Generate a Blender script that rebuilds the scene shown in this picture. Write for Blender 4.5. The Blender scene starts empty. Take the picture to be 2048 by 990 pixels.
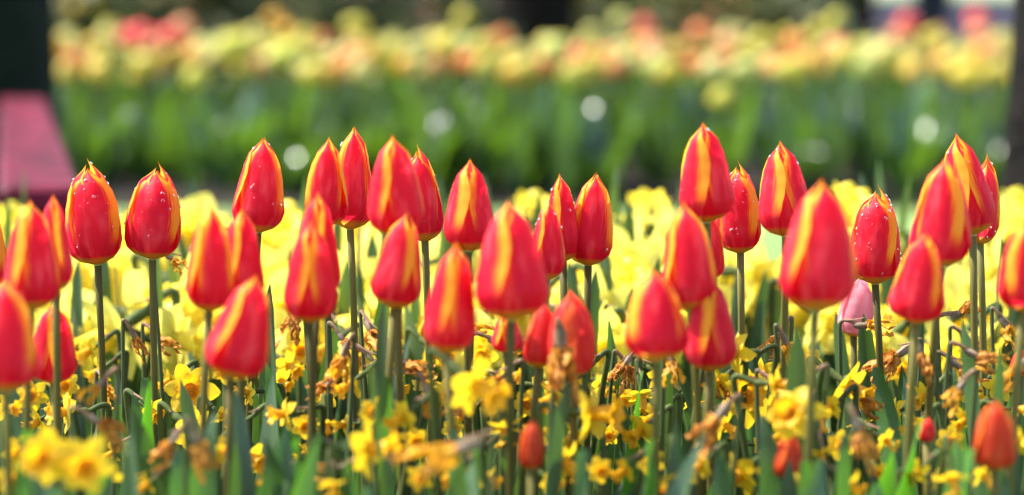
import bpy, math, random
from mathutils import Vector, Matrix, noise
R = math.radians
rnd = random.Random(7)
scn = bpy.context.scene
col = scn.collection

# ------------------------------------------------------------------ camera, sky, sun, exposure
CAM = Vector((0, 0, 0.54)); PITCH = R(5.25); LENS = 100.0; FPX = 2048 * LENS / 36.0
FOCUS = 1.72
cd = bpy.data.cameras.new('camera'); cam = bpy.data.objects.new('camera', cd); col.objects.link(cam)
cam.location = CAM; cam.rotation_euler = (R(90) - PITCH, 0, 0)
cd.lens = LENS; cd.sensor_width = 36; cd.clip_start = 0.05; cd.clip_end = 600
cd.dof.use_dof = True; cd.dof.focus_distance = FOCUS; cd.dof.aperture_fstop = 5.0; cd.dof.aperture_blades = 0
scn.camera = cam
FWD = Vector((0, math.cos(PITCH), -math.sin(PITCH))); UP = Vector((0, math.sin(PITCH), math.cos(PITCH)))
SUN_EL, SUN_AZ = 54, -72          # sun stands behind the beds, to the left
w = bpy.data.worlds.new("World"); scn.world = w; w.use_nodes = True
nt = w.node_tree; bg = nt.nodes['Background']; sky = nt.nodes.new('ShaderNodeTexSky')
sky.sky_type = 'NISHITA'; sky.sun_disc = False
sky.sun_elevation = R(SUN_EL); sky.sun_rotation = R(SUN_AZ)
nt.links.new(sky.outputs[0], bg.inputs[0]); bg.inputs[1].default_value = 0.15
sl = bpy.data.lights.new('sun', 'SUN'); sl.energy = 4.6; sl.angle = R(0.5); sl.color = (1, .955, .88)
so = bpy.data.objects.new('sun', sl); col.objects.link(so)
sdir = Vector((math.sin(R(SUN_AZ)) * math.cos(R(SUN_EL)), math.cos(R(SUN_AZ)) * math.cos(R(SUN_EL)), math.sin(R(SUN_EL))))
so.rotation_euler = sdir.to_track_quat('Z', 'Y').to_euler()
vs = scn.view_settings; vs.view_transform = 'Standard'; vs.look = 'None'; vs.gamma = 1; vs.use_curve_mapping = False
vs.exposure = 1.76
scn.render.engine = 'CYCLES'; scn.cycles.use_denoising = True
scn.cycles.max_bounces = 10; scn.cycles.transparent_max_bounces = 12; scn.cycles.sample_clamp_indirect = 8

def at(x, y, d):
    return CAM + d * (FWD + Vector(((x - 1024) / FPX, 0, 0)) - (y - 495) / FPX * UP)
def project(p):
    q = Vector(p) - CAM; d = q.dot(FWD)
    return 1024 + FPX * q.x / d, 495 - FPX * q.dot(UP) / d, d

# ------------------------------------------------------------------ materials
def new_mat(name):
    m = bpy.data.materials.new(name); m.use_nodes = True
    for n in list(m.node_tree.nodes): m.node_tree.nodes.remove(n)
    return m, m.node_tree
def N(t, kind, **kw):
    n = t.nodes.new(kind)
    for k, v in kw.items(): setattr(n, k, v)
    return n
def setin(t, n, i, v):
    if isinstance(v, bpy.types.NodeSocket): t.links.new(v, n.inputs[i])
    else: n.inputs[i].default_value = v
def math_(t, op, a, b=0.0, c=None, clamp=False):
    n = N(t, 'ShaderNodeMath', operation=op, use_clamp=clamp); setin(t, n, 0, a); setin(t, n, 1, b)
    if c is not None: setin(t, n, 2, c)
    return n.outputs[0]
def mix(t, f, a, b, mode='MIX'):
    n = N(t, 'ShaderNodeMix', data_type='RGBA', blend_type=mode); n.clamp_factor = True
    setin(t, n, 0, f)
    for i, v in ((6, a), (7, b)):
        if isinstance(v, tuple): v = (*v, 1) if len(v) == 3 else v
        setin(t, n, i, v)
    return n.outputs[2]
def smooth(t, x, a, b):
    n = N(t, 'ShaderNodeMapRange', interpolation_type='SMOOTHSTEP')
    setin(t, n, 0, x); setin(t, n, 1, a); setin(t, n, 2, b)
    return n.outputs[0]
def noise_(t, vec, scale, detail=3.0, rough=.5):
    n = N(t, 'ShaderNodeTexNoise'); 
    if vec is not None: t.links.new(vec, n.inputs['Vector'])
    n.inputs['Scale'].default_value = scale; n.inputs['Detail'].default_value = detail; n.inputs['Roughness'].default_value = rough
    return n.outputs[0]
def stretch(t, vec, s, off=None):
    n = N(t, 'ShaderNodeMapping'); t.links.new(vec, n.inputs[0]); n.inputs['Scale'].default_value = s
    if off is not None: t.links.new(off, n.inputs['Location'])
    return n.outputs[0]
def finish(t, color, rough=.45, trans=0.0, tcolor=None, spec=.5, bump=None, bstr=.2, bdist=.001, sheen=0.0, coat=0.0):
    p = N(t, 'ShaderNodeBsdfPrincipled'); setin(t, p, 'Base Color', color if not isinstance(color, tuple) else (*color, 1))
    setin(t, p, 'Roughness', rough); setin(t, p, 'Specular IOR Level', spec)
    if sheen: p.inputs['Sheen Weight'].default_value = sheen
    if coat: p.inputs['Coat Weight'].default_value = coat; p.inputs['Coat Roughness'].default_value = .15
    if bump is not None:
        b = N(t, 'ShaderNodeBump'); setin(t, b, 'Height', bump); b.inputs['Strength'].default_value = bstr; b.inputs['Distance'].default_value = bdist
        t.links.new(b.outputs[0], p.inputs['Normal'])
    o = N(t, 'ShaderNodeOutputMaterial'); out = p.outputs[0]
    if trans:
        tr = N(t, 'ShaderNodeBsdfTranslucent'); tc = tcolor if tcolor is not None else color
        setin(t, tr, 0, tc if not isinstance(tc, tuple) else (*tc, 1))
        ms = N(t, 'ShaderNodeMixShader'); setin(t, ms, 0, trans)
        t.links.new(out, ms.inputs[1]); t.links.new(tr.outputs[0], ms.inputs[2]); out = ms.outputs[0]
    t.links.new(out, o.inputs[0])

def petal_mat(name, red=(.83, .024, .052), red2=(.73, .010, .040), pink=(.91, .17, .20), edge=(.98, .50, .035), edge2=(.97, .17, .012), edge_amount=1.0):
    m, t = new_mat(name)
    uv = N(t, 'ShaderNodeUVMap').outputs[0]; sx = N(t, 'ShaderNodeSeparateXYZ'); t.links.new(uv, sx.inputs[0])
    us = math_(t, 'MULTIPLY_ADD', sx.outputs[0], 2.0, -1.0); u = math_(t, 'ABSOLUTE', us); v = sx.outputs[1]
    oi = N(t, 'ShaderNodeObjectInfo'); rn = oi.outputs['Random']
    off = N(t, 'ShaderNodeCombineXYZ'); setin(t, off, 0, math_(t, 'MULTIPLY', rn, 37.0)); setin(t, off, 1, math_(t, 'MULTIPLY', rn, 91.0))
    streak = noise_(t, stretch(t, uv, (14, 1.6, 1), off.outputs[0]), 2.2, 4, .6)
    fine = noise_(t, stretch(t, uv, (60, 2.0, 1), off.outputs[0]), 2.0, 2, .5)
    blob = noise_(t, stretch(t, uv, (2.2, 1.4, 1), off.outputs[0]), 1.6, 2, .5)
    # flame: yellow margin, wider towards the tip, gone near the base
    thr = math_(t, 'MULTIPLY_ADD', math_(t, 'POWER', v, 2.2), -.30, .84)
    x = math_(t, 'ADD', u, math_(t, 'MULTIPLY_ADD', streak, .72, -.36))
    thr = math_(t, 'ADD', thr, math_(t, 'MULTIPLY', us, -.13))
    thr = math_(t, 'ADD', thr, math_(t, 'MULTIPLY_ADD', rn, .26, -.09))
    msk = smooth(t, x, math_(t, 'SUBTRACT', thr, .30), math_(t, 'ADD', thr, .16))
    msk = math_(t, 'MULTIPLY', msk, smooth(t, v, .12, .42))
    msk = math_(t, 'MULTIPLY', msk, edge_amount)
    tip = smooth(t, math_(t, 'ADD', v, math_(t, 'MULTIPLY_ADD', streak, .12, -.06)), .90, 1.0)
    msk = math_(t, 'MAXIMUM', msk, math_(t, 'MULTIPLY', tip, .45 * edge_amount))
    body = mix(t, smooth(t, blob, .35, .7), red2, red)
    body = mix(t, math_(t, 'MULTIPLY', smooth(t, blob, .48, .78), .55), body, pink)
    body = mix(t, math_(t, 'MULTIPLY', smooth(t, fine, .45, .7), .38), body, red2)
    c1 = mix(t, smooth(t, msk, 0.0, .6), body, edge2); c = mix(t, smooth(t, msk, .30, 1.0), c1, edge)
    c = mix(t, smooth(t, v, .105, .045), c, (.60, .42, .04))
    finish(t, c, rough=math_(t, 'MULTIPLY_ADD', fine, .22, .36), trans=.56, tcolor=c, spec=.2, bump=fine, bstr=.3, bdist=.0006)
    return m
M = {}
M['petal'] = petal_mat('tulip_petal')
M['petal_orange'] = petal_mat('orange_tulip_petal', red=(.74, .085, .022), red2=(.62, .05, .016), pink=(.75, .20, .10), edge=(.85, .28, .03), edge2=(.80, .15, .02), edge_amount=.55)
M['petal_salmon'] = petal_mat('salmon_tulip_petal', red=(.80, .055, .045), red2=(.70, .03, .03), pink=(.85, .2, .15), edge=(.9, .3, .05), edge2=(.85, .14, .04), edge_amount=.5)
M['petal_pink'] = petal_mat('pink_tulip_petal', red=(.90, .46, .50), red2=(.86, .38, .42), pink=(.92, .66, .68), edge=(.85, .4, .35), edge2=(.75, .2, .25), edge_amount=.4)

def yellow_mat(name, a, b, orange, trans=.5, use_obj=False):
    m, t = new_mat(name)
    uv = N(t, 'ShaderNodeUVMap').outputs[0]; sx = N(t, 'ShaderNodeSeparateXYZ'); t.links.new(uv, sx.inputs[0])
    rn = N(t, 'ShaderNodeObjectInfo').outputs['Random']
    off = N(t, 'ShaderNodeCombineXYZ'); setin(t, off, 0, math_(t, 'MULTIPLY', rn, 31.0)); setin(t, off, 1, math_(t, 'MULTIPLY', rn, 17.0))
    st = noise_(t, stretch(t, uv, (22, 1.2, 1), off.outputs[0]), 2.0, 3, .55)
    bl = noise_(t, stretch(t, uv, (2, 2, 1), off.outputs[0]), 1.5, 2, .5)
    c = mix(t, smooth(t, st, .3, .7), a, b)
    c = mix(t, math_(t, 'MULTIPLY', smooth(t, bl, .45, .75), .5), c, orange)
    finish(t, c, rough=.42, trans=trans, tcolor=c, spec=.35, bump=st, bstr=.35, bdist=.001)
    return m
M['daff_big'] = yellow_mat('lemon_daffodil_petal', (.92, .78, .07), (.94, .85, .22), (.90, .68, .03), .45)
M['corona_big'] = yellow_mat('lemon_daffodil_corona', (.92, .70, .03), (.94, .80, .10), (.90, .60, .02), .45)
M['daff_small'] = yellow_mat('golden_daffodil_petal', (.82, .55, .012), (.88, .64, .03), (.84, .48, .01), .42)
M['corona_small'] = yellow_mat('golden_daffodil_corona', (.84, .40, .006), (.86, .50, .015), (.82, .31, .005), .42)

def leaf_mat(name, a, b, tcol, trans=.35, rough=.32, spec=.5):
    m, t = new_mat(name)
    uv = N(t, 'ShaderNodeUVMap').outputs[0]
    rn = N(t, 'ShaderNodeObjectInfo').outputs['Random']
    off = N(t, 'ShaderNodeCombineXYZ'); setin(t, off, 0, math_(t, 'MULTIPLY', rn, 31.0)); setin(t, off, 1, math_(t, 'MULTIPLY', rn, 17.0))
    st = noise_(t, stretch(t, uv, (26, .8, 1), off.outputs[0]), 2.0, 3, .5)
    bl = noise_(t, stretch(t, uv, (1.5, 3, 1), off.outputs[0]), 1.7, 3, .55)
    c = mix(t, smooth(t, bl, .3, .7), a, b)
    c = mix(t, math_(t, 'MULTIPLY', smooth(t, st, .45, .8), .45), c, (b[0] * 1.5, b[1] * 1.45, b[2] * 1.5))
    h = N(t, 'ShaderNodeHueSaturation'); t.links.new(c, h.inputs['Color']); setin(t, h, 'Value', math_(t, 'MULTIPLY_ADD', rn, .75, .60))
    finish(t, h.outputs[0], rough=math_(t, 'MULTIPLY_ADD', bl, .25, rough - .1), trans=trans, tcolor=tcol, spec=spec, bump=st, bstr=.3, bdist=.0008)
    return m
M['tulip_leaf'] = leaf_mat('tulip_leaf', (.048, .090, .040), (.075, .118, .062), (.10, .26, .015), .32)
M['daff_leaf'] = leaf_mat('daffodil_leaf', (.034, .062, .030), (.055, .088, .044), (.08, .17, .015), .28, .30)
M['bright_leaf'] = leaf_mat('bright_tulip_leaf', (.055, .16, .020), (.075, .19, .03), (.10, .31, .012), .42)
M['far_leaf'] = leaf_mat('far_leaf', (.024, .062, .013), (.045, .090, .034), (.13, .26, .010), .32, .21, 1.0)
m, t = new_mat('drying_neck')
uv = N(t, 'ShaderNodeUVMap').outputs[0]; sx = N(t, 'ShaderNodeSeparateXYZ'); t.links.new(uv, sx.inputs[0])
nz = noise_(t, stretch(t, uv, (6, 3, 1)), 3.0, 3, .6)
tan = mix(t, smooth(t, nz, .3, .7), (.16, .085, .04), (.32, .19, .10))
c = mix(t, smooth(t, math_(t, 'ADD', sx.outputs[1], math_(t, 'MULTIPLY_ADD', nz, .3, -.15)), .60, .80), (.065, .085, .028), tan)
finish(t, c, rough=.6, spec=.2, bump=nz, bstr=.5, bdist=.0006); M['drying_neck'] = m
M['stem'] = leaf_mat('tulip_stem', (.105, .098, .020), (.135, .108, .028), (.2, .22, .03), .15, .55, .15)
M['daff_stem'] = leaf_mat('daffodil_stem', (.060, .085, .020), (.085, .105, .030), (.1, .2, .03), .15, .6, .12)

def simple_mat(name, a, b, scale=30, rough=.7, spec=.3, bump=.3, bdist=.002, trans=0, detail=5, coat=0):
    m, t = new_mat(name)
    tc = N(t, 'ShaderNodeTexCoord').outputs['Object']
    n1 = noise_(t, tc, scale, detail, .6)
    c = mix(t, smooth(t, n1, .32, .68), a, b)
    finish(t, c, rough=rough, spec=spec, bump=n1, bstr=bump, bdist=bdist, trans=trans, tcolor=c, coat=coat)
    return m
M['wither'] = simple_mat('withered_petal', (.34, .10, .012), (.80, .38, .05), 150, .6, .3, .5, .001, .35)
M['wither_gold'] = simple_mat('half_withered_petal', (.78, .42, .012), (.58, .22, .02), 90, .55, .3, .5, .001, .4)
M['spathe'] = simple_mat('papery_sheath', (.22, .11, .06), (.42, .25, .15), 160, .65, .3, .5, .0008, .3)
M['dry_stem'] = simple_mat('drying_stem', (.11, .075, .04), (.24, .16, .10), 130, .6, .3, .4, .0006)
M['soil'] = simple_mat('soil', (.010, .0075, .005), (.024, .017, .012), 24, .9, .2, .8, .02)
M['bark_dark'] = simple_mat('dark_wet_bark', (.0035, .0060, .0038), (.007, .0105, .007), 22, .9, .1, .9, .02)
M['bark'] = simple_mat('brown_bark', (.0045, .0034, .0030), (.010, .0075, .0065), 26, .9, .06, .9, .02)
M['crown'] = simple_mat('tree_leaves', (.045, .085, .018), (.085, .13, .03), 3, .5, .3, 0, .001, .3)
M['pistil'] = simple_mat('pistil', (.25, .30, .08), (.35, .36, .12), 80, .6)
M['black_metal'] = simple_mat('black_iron', (.012, .012, .014), (.02, .02, .022), 40, .4, .5, .1, .001)
M['steel'] = simple_mat('galvanised_steel', (.42, .40, .50), (.50, .48, .58), 50, .45, .5, .1, .001)
M['red_paint'] = simple_mat('red_painted_wood', (.022, .001, .003), (.15, .011, .029), 17, .6, .10, .5, .006, 0, 2)
M['path'] = simple_mat('paving', (.024, .024, .033), (.036, .035, .047), 1.3, .9, 0, .3, .01)
M['trouser'] = simple_mat('dark_cloth', (.008, .009, .014), (.014, .015, .022), 60, .85, .2, .2, .002)
M['jacket'] = simple_mat('navy_cloth', (.02, .024, .045), (.03, .034, .06), 60, .85, .2, .2, .002)
M['skin'] = simple_mat('skin', (.50, .30, .22), (.56, .35, .26), 40, .5, .4, .1, .001)
M['hair'] = simple_mat('brown_hair', (.03, .02, .012), (.06, .04, .025), 90, .5, .4, .4, .002)
m, t = new_mat('lawn')
tc = N(t, 'ShaderNodeTexCoord').outputs['Object']
n1 = noise_(t, tc, 3.0, 5, .6); n2 = noise_(t, tc, 90.0, 4, .6)
finish(t, mix(t, smooth(t, n2, .3, .7), mix(t, n1, (.13, .19, .045), (.18, .25, .06)), (.17, .25, .07)), rough=.7, bump=n2, bstr=.6, bdist=.01)
M['lawn'] = m
m, t = new_mat('grass_blade'); finish(t, (.11, .20, .035), rough=.5, trans=.4, tcolor=(.2, .36, .05)); M['grass'] = m
m, t = new_mat('water_drop')
p = N(t, 'ShaderNodeBsdfPrincipled'); p.inputs['Base Color'].default_value = (1, 1, 1, 1); p.inputs['Roughness'].default_value = .02
p.inputs['Transmission Weight'].default_value = 1; p.inputs['IOR'].default_value = 1.33
o = N(t, 'ShaderNodeOutputMaterial'); t.links.new(p.outputs[0], o.inputs[0]); M['dew'] = m
M['shrub_leaf'] = simple_mat('shrub_leaves', (.075, .088, .024), (.13, .13, .045), 5, .4, .4, 0, .001, .25)
m, t = new_mat('far_petal')   # one petal material, tinted by each flower's own colour
oi = N(t, 'ShaderNodeObjectInfo'); uv = N(t, 'ShaderNodeUVMap').outputs[0]
st = noise_(t, stretch(t, uv, (8, 1.2, 1)), 2.0, 3, .55)
c = mix(t, math_(t, 'MULTIPLY', smooth(t, st, .35, .75), .3), oi.outputs['Color'], (.75, .72, .25))
finish(t, c, rough=.4, trans=.45, tcolor=c, spec=.4); M['far_petal'] = m

# ------------------------------------------------------------------ mesh helpers
def mesh_from(name, verts, faces, mats, uvs=None, smooth_=True, fmat=None):
    me = bpy.data.meshes.new(name); me.from_pydata([tuple(v) for v in verts], [], faces)
    for mm in (mats if isinstance(mats, (list, tuple)) else [mats]): me.materials.append(mm)
    if uvs is not None:
        ul = me.uv_layers.new(name='UVMap'); buf = []
        for f in faces:
            for i in f: buf += list(uvs[i])
        ul.data.foreach_set('uv', buf)
    if smooth_: me.polygons.foreach_set('use_smooth', [True] * len(me.polygons))
    if fmat: me.polygons.foreach_set('material_index', fmat)
    me.update(); return me
class MB:
    """collects grids, tubes and boxes into one mesh"""
    def __init__(s): s.v, s.f, s.uv, s.fm = [], [], [], []
    def grid(s, fn, nu, nv, mi=0, close=False):
        b = len(s.v)
        for j in range(nv + 1):
            for i in range(nu + 1):
                s.v.append(Vector(fn(i / nu, j / nv))); s.uv.append((i / nu, j / nv))
        for j in range(nv):
            for i in range(nu):
                a = b + j * (nu + 1) + i
                s.f.append((a, a + 1, a + nu + 2, a + nu + 1)); s.fm.append(mi)
        return s
    def tube(s, pts, rad, n=8, mi=0, cap=True):
        pts = [Vector(p) for p in pts]; b = len(s.v); up = Vector((0.13, 1, .07)).normalized()
        for k, p in enumerate(pts):
            tg = (pts[min(k + 1, len(pts) - 1)] - pts[max(k - 1, 0)]).normalized()
            x = tg.cross(up); x = x.normalized() if x.length > 1e-4 else Vector((1, 0, 0)); y = tg.cross(x)
            r = rad[k] if isinstance(rad, (list, tuple)) else rad
            for i in range(n + 1):
                a = 2 * math.pi * i / n
                s.v.append(p + r * (math.cos(a) * x + math.sin(a) * y)); s.uv.append((i / n, k / max(1, len(pts) - 1)))
        for k in range(len(pts) - 1):
            for i in range(n):
                a = b + k * (n + 1) + i
                s.f.append((a, a + 1, a + n + 2, a + n + 1)); s.fm.append(mi)
        if cap:
            for k in (0, len(pts) - 1):
                s.v.append(pts[k]); s.uv.append((.5, 0 if k == 0 else 1)); c = len(s.v) - 1
                for i in range(n):
                    a = b + k * (n + 1) + i; s.f.append((a, a + 1, c)); s.fm.append(mi)
        return s
    def box(s, c, d, mi=0, rot=None, bev=0.0):
        b = len(s.v); c = Vector(c); hx, hy, hz = d[0] / 2, d[1] / 2, d[2] / 2
        e = min(bev, hx * .9, hy * .9, hz * .9) if bev else 0
        def put(x, y, z):
            q = Vector((x, y, z)); q = rot @ q if rot else q
            s.v.append(c + q); s.uv.append((x, y))
        if not e:
            for z in (-hz, hz):
                for x, y in ((-hx, -hy), (hx, -hy), (hx, hy), (-hx, hy)): put(x, y, z)
            for f in ((3, 2, 1, 0), (4, 5, 6, 7), (0, 1, 5, 4), (1, 2, 6, 5), (2, 3, 7, 6), (3, 0, 4, 7)):
                s.f.append(tuple(b + i for i in f)); s.fm.append(mi)
        else:
            rings = ((-hz, e), (-hz + e, 0), (hz - e, 0), (hz, e))
            for z, q in rings:
                X, Y = hx - q, hy - q
                for x, y in ((-X + e, -Y), (X - e, -Y), (X, -Y + e), (X, Y - e), (X - e, Y), (-X + e, Y), (-X, Y - e), (-X, -Y + e)): put(x, y, z)
            for k in range(3):
                for i in range(8):
                    j = (i + 1) % 8; s.f.append((b + k * 8 + i, b + k * 8 + j, b + k * 8 + 8 + j, b + k * 8 + 8 + i)); s.fm.append(mi)
            s.f.append(tuple(b + i for i in range(7, -1, -1))); s.f.append(tuple(b + 24 + i for i in range(8))); s.fm += [mi, mi]
        return s
    def mesh(s, name, mats, smooth_=True): return mesh_from(name, s.v, s.f, mats, s.uv, smooth_, s.fm)

def empty(name, loc):
    o = bpy.data.objects.new(name, None); col.objects.link(o); o.location = loc; o.empty_display_size = .05; return o
def obj(name, me, parent=None, loc=(0, 0, 0)):
    o = bpy.data.objects.new(name, me); col.objects.link(o); o.location = loc
    if parent is not None: o.parent = parent
    return o
def tag(o, label, cat, group=None, kind=None):
    o['label'] = label; o['category'] = cat
    if group: o['group'] = group
    if kind: o['kind'] = kind
    return o
def interp(pts, x):
    if x <= pts[0][0]: return pts[0][1]
    for (a, b), (c, d) in zip(pts, pts[1:]):
        if x <= c:
            k = (x - a) / (c - a); k = k * k * (3 - 2 * k) * .5 + k * .5
            return b + (d - b) * k
    return pts[-1][1]
def bez(p0, p1, p2, s): return p0 * (1 - s) ** 2 + p1 * 2 * s * (1 - s) + p2 * s * s

# ------------------------------------------------------------------ the setting: ground, beds, path
def sheet(name, pts, z, mat, cuts=None):
    me = mesh_from(name, [(x, y, z) for x, y in pts], [tuple(range(len(pts)))], mat, None, False)
    o = obj(name, me); o['kind'] = 'structure'; return o
sheet('ground', [(-300, -300), (300, -300), (300, 300), (-300, 300)], 0, M['lawn'])
def bed(name, x0, x1, y0, y1):
    mb = MB()
    def f(u, v):
        x = x0 + (x1 - x0) * u; y = y0 + (y1 - y0) * v
        e = min(u, 1 - u, v, 1 - v)
        return (x, y, .004 + .03 * min(1, e * 14) + .012 * noise.noise((x * 9, y * 9, 0)) * min(1, e * 14))
    mb.grid(f, 70, 40)
    o = obj(name, mb.mesh(name, M['soil'])); o['kind'] = 'structure'
bed('flower_bed', -1.6, 1.6, .95, 2.85)
bed('far_flower_bed', -3.4, 3.2, 6.86, 9.9)
bed('shrub_bed', -4.6, 2.1, 12.3, 15.6)
sheet('path', [(2.3, 10.5), (4.5, 10.5), (60, 150), (13.5, 150), (3.6, 30)], .008, M['path'])

# grass of the lawn strip between the beds
mb = MB()
for k in range(9000):
    x = rnd.uniform(-1.5, 1.5); y = rnd.uniform(2.9, 6.85); h = rnd.uniform(.02, .045); a = rnd.uniform(0, 6.28)
    dx, dy = math.cos(a) * .0018, math.sin(a) * .0018; lx, ly = rnd.uniform(-.015, .015), rnd.uniform(-.015, .015)
    b = len(mb.v); mb.v += [Vector((x - dx, y - dy, 0)), Vector((x + dx, y + dy, 0)), Vector((x + lx, y + ly, h))]
    mb.uv += [(0, 0), (1, 0), (.5, 1)]; mb.f.append((b, b + 1, b + 2)); mb.fm.append(0)
g = obj('grass', mb.mesh('grass', M['grass'])); tag(g, 'short sunlit lawn grass between the two flower beds', 'grass', None, 'stuff')

# ------------------------------------------------------------------ plant shapes
PROFILE = [(0, .16), (.02, .44), (.06, .70), (.12, .885), (.21, 1.0), (.36, .985), (.52, .90), (.67, .765), (.80, .575), (.90, .345), (.965, .15), (1, .04)]
OUTER = [(0, .50), (.1, .66), (.3, .84), (.5, 1.0), (.65, 1.16), (.8, 1.32), (1, 1.4)]
INNER = [(0, .42), (.1, .75), (.3, .98), (.5, 1.05), (.65, 1.07), (.8, 1.08), (1, 1.0)]
def petal_grid(mb, ang, hp, half, off, side, twist, tip_pow, rr, nu=16, nv=24, mi=0, openness=0.0, shoulder=0.0, widths=INNER):
    """one petal wrapped round the cup; its u = 1 margin lies over the next petal"""
    ph = rr.uniform(0, 9)
    def f(uu, v):
        u = uu * 2 - 1; z = v * hp
        r = .5 * interp(PROFILE, min(1, z * (1 + (1 / hp - 1) * .75 * v ** 5))) * (1 + openness * v * v - shoulder * max(0, z - .25) * (1 - z) * 1.5)
        q_ = max(0, min(1, (v - .84) / .16)); r *= 1 - .55 * q_ * q_ * (3 - 2 * q_)
        tipf = (max(0.0, 1 - max(0, (v - .45) / .55) ** tip_pow)) ** .72
        a = min(interp(widths, v) * half * tipf, 1.62)
        th = ang + (a * u + twist * (v - .3)) * side
        lift = off + .034 * u + (.030 * abs(u) ** 3 * (1 - .4 * v) if u > 0 else 0)
        rad = max(.004, r * (1 + lift * 1.6) + .007 * math.sin(v * 5 + ph) * abs(u) ** 2 + .005 * noise.noise((u * 2.2 + ph, v * 4, ph)))
        mid = -.007 * math.exp(-(u / .10) ** 2) * (1 - v) * v * 2
        return ((rad + mid) * math.cos(th), (rad + mid) * math.sin(th), z + .004 * noise.noise((u * 3, v * 3, ph)) - .010 * abs(u) * (1 - tipf))
    mb.grid(f, nu, nv, mi); return f
PETALS = []           # variants: list of (mesh list, surface functions); 0-3 overlap one way round, 4-7 the other
for k in range(8):
    rr = random.Random(100 + k); ms, fs = [], []; side = 1 if k < 4 else -1
    for i in range(6):
        outer = i < 3
        ang = R(-90 + 120 * (i % 3) + (0 if outer else 60)) + rr.uniform(-.09, .09)
        hp = rr.uniform(.965, .99) if outer else rr.uniform(.89, .93)
        if i == 0 and k in (1, 5): hp = .90
        if i == 1: hp = 1.0
        if i == 2 and k in (1, 5): hp = .93
        b = MB()
        fs.append(petal_grid(b, ang, hp, R(62 if outer else 58) * rr.uniform(.95, 1.06), .028 if outer else -.085, side, rr.uniform(-.05, .08) if outer else 0, rr.uniform(2.0, 2.7) if not (i == 0 and k in (1, 5)) else 3.4, rr, shoulder=(.52, -.12, .38, .42, .36, -.10, .55, .42)[k], widths=OUTER if outer else INNER))
        ms.append(b.mesh('petal', M['petal']))
    PETALS.append((ms, fs))
def core_mesh():
    b = MB(); b.tube([(0, 0, -.012), (0, 0, .012), (0, 0, .03)], [.075, .10, .05], 12, 0)
    b.tube([(0, 0, .02), (0, 0, .2), (0, 0, .30), (0, 0, .33)], [.07, .09, .075, .12], 10, 0)
    for i in range(6):
        a = i * math.pi / 3; b.tube([(.09 * math.cos(a), .09 * math.sin(a), .03), (.14 * math.cos(a), .14 * math.sin(a), .3)], [.014, .03], 6, 0)
    return b.mesh('flower', M['pistil'])
CORE = core_mesh()

def leaf_into(mb, p0, p1, p2, width, kind, nrm, fold=.35, twist=0.0, nu=6, nv=18, wave=0.0, ph=0.0):
    def f(u, v):
        c = bez(p0, p1, p2, v); tg = (bez(p0, p1, p2, min(1, v + .02)) - bez(p0, p1, p2, max(0, v - .02))).normalized()
        sd = tg.cross(nrm); sd = sd.normalized() if sd.length > 1e-5 else Vector((1, 0, 0)); nn = sd.cross(tg)
        q = Matrix.Rotation(twist * v, 3, tg); sd = q @ sd; nn = q @ nn
        if kind == 'tulip': wd = interp([(0, .35), (.12, .72), (.32, 1), (.55, .86), (.78, .50), (.92, .21), (1, 0.0)], v)
        elif kind == 'strap': wd = interp([(0, .75), (.2, .95), (.5, 1), (.82, .94), (.93, .72), (.98, .38), (1, .03)], v)
        else: wd = interp([(0, .6), (.3, 1), (.6, .72), (.85, .32), (1, 0)], v)
        x = (u * 2 - 1) * wd * width / 2
        return c + sd * x + nn * (abs(u * 2 - 1) ** 1.6 * fold * wd * width * .5 * (1 - .4 * v) + wave * width * math.sin(v * 9 + ph) * (u * 2 - 1))
    mb.grid(f, nu, nv)
def leaf_variants(kind, n, mat, lens, wid, lean, seed):
    out = []
    for k in range(n):
        rr = random.Random(seed + k); L = rr.uniform(*lens); ln = rr.uniform(*lean); b = MB()
        p0 = Vector((.008, 0, 0)); p1 = Vector((.01 + ln * .25 * L, rr.uniform(-.01, .01), L * .62)); p2 = Vector((ln * L, rr.uniform(-.03, .03), L))
        leaf_into(b, p0, p1, p2, rr.uniform(*wid), kind, Vector((-1, rr.uniform(-.4, .4), .25)).normalized(), rr.uniform(.2, .5), rr.uniform(-.9, .9), wave=.05 if kind == 'tulip' else 0, ph=k)
        out.append(b.mesh('leaf', mat))
    return out
TL = leaf_variants('tulip', 7, M['tulip_leaf'], (.20, .30), (.032, .055), (.12, .45), 10)
TLB = leaf_variants('tulip', 4, M['bright_leaf'], (.20, .28), (.03, .05), (.15, .45), 30)
DL = leaf_variants('strap', 9, M['daff_leaf'], (.23, .335), (.008, .0145), (-.02, .2), 50)
DLS = leaf_variants('strap', 6, M['daff_leaf'], (.20, .285), (.006, .010), (-.02, .25), 80)
def add_leaves(root, pool, n, rr, smin=.85, smax=1.1, spread=.012):
    a0 = rr.uniform(0, 6.28)
    for i in range(n):
        a = a0 + i * 6.28 / n + rr.uniform(-.5, .5)
        o = obj('leaf', rr.choice(pool), root, (spread * math.cos(a) * rr.random(), spread * math.sin(a) * rr.random(), 0))
        o.rotation_euler = (0, 0, a); s = rr.uniform(smin, smax); o.scale = (s, s, s)

def stem_pts(p0, p2, rr, n=9, bow=.012):
    m_ = (p0 + p2) / 2 + Vector((rr.uniform(-bow, bow), rr.uniform(-bow, bow), (p2.z - p0.z) * .12))
    return [bez(p0, m_, p2, i / (n - 1)) for i in range(n)]

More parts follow.
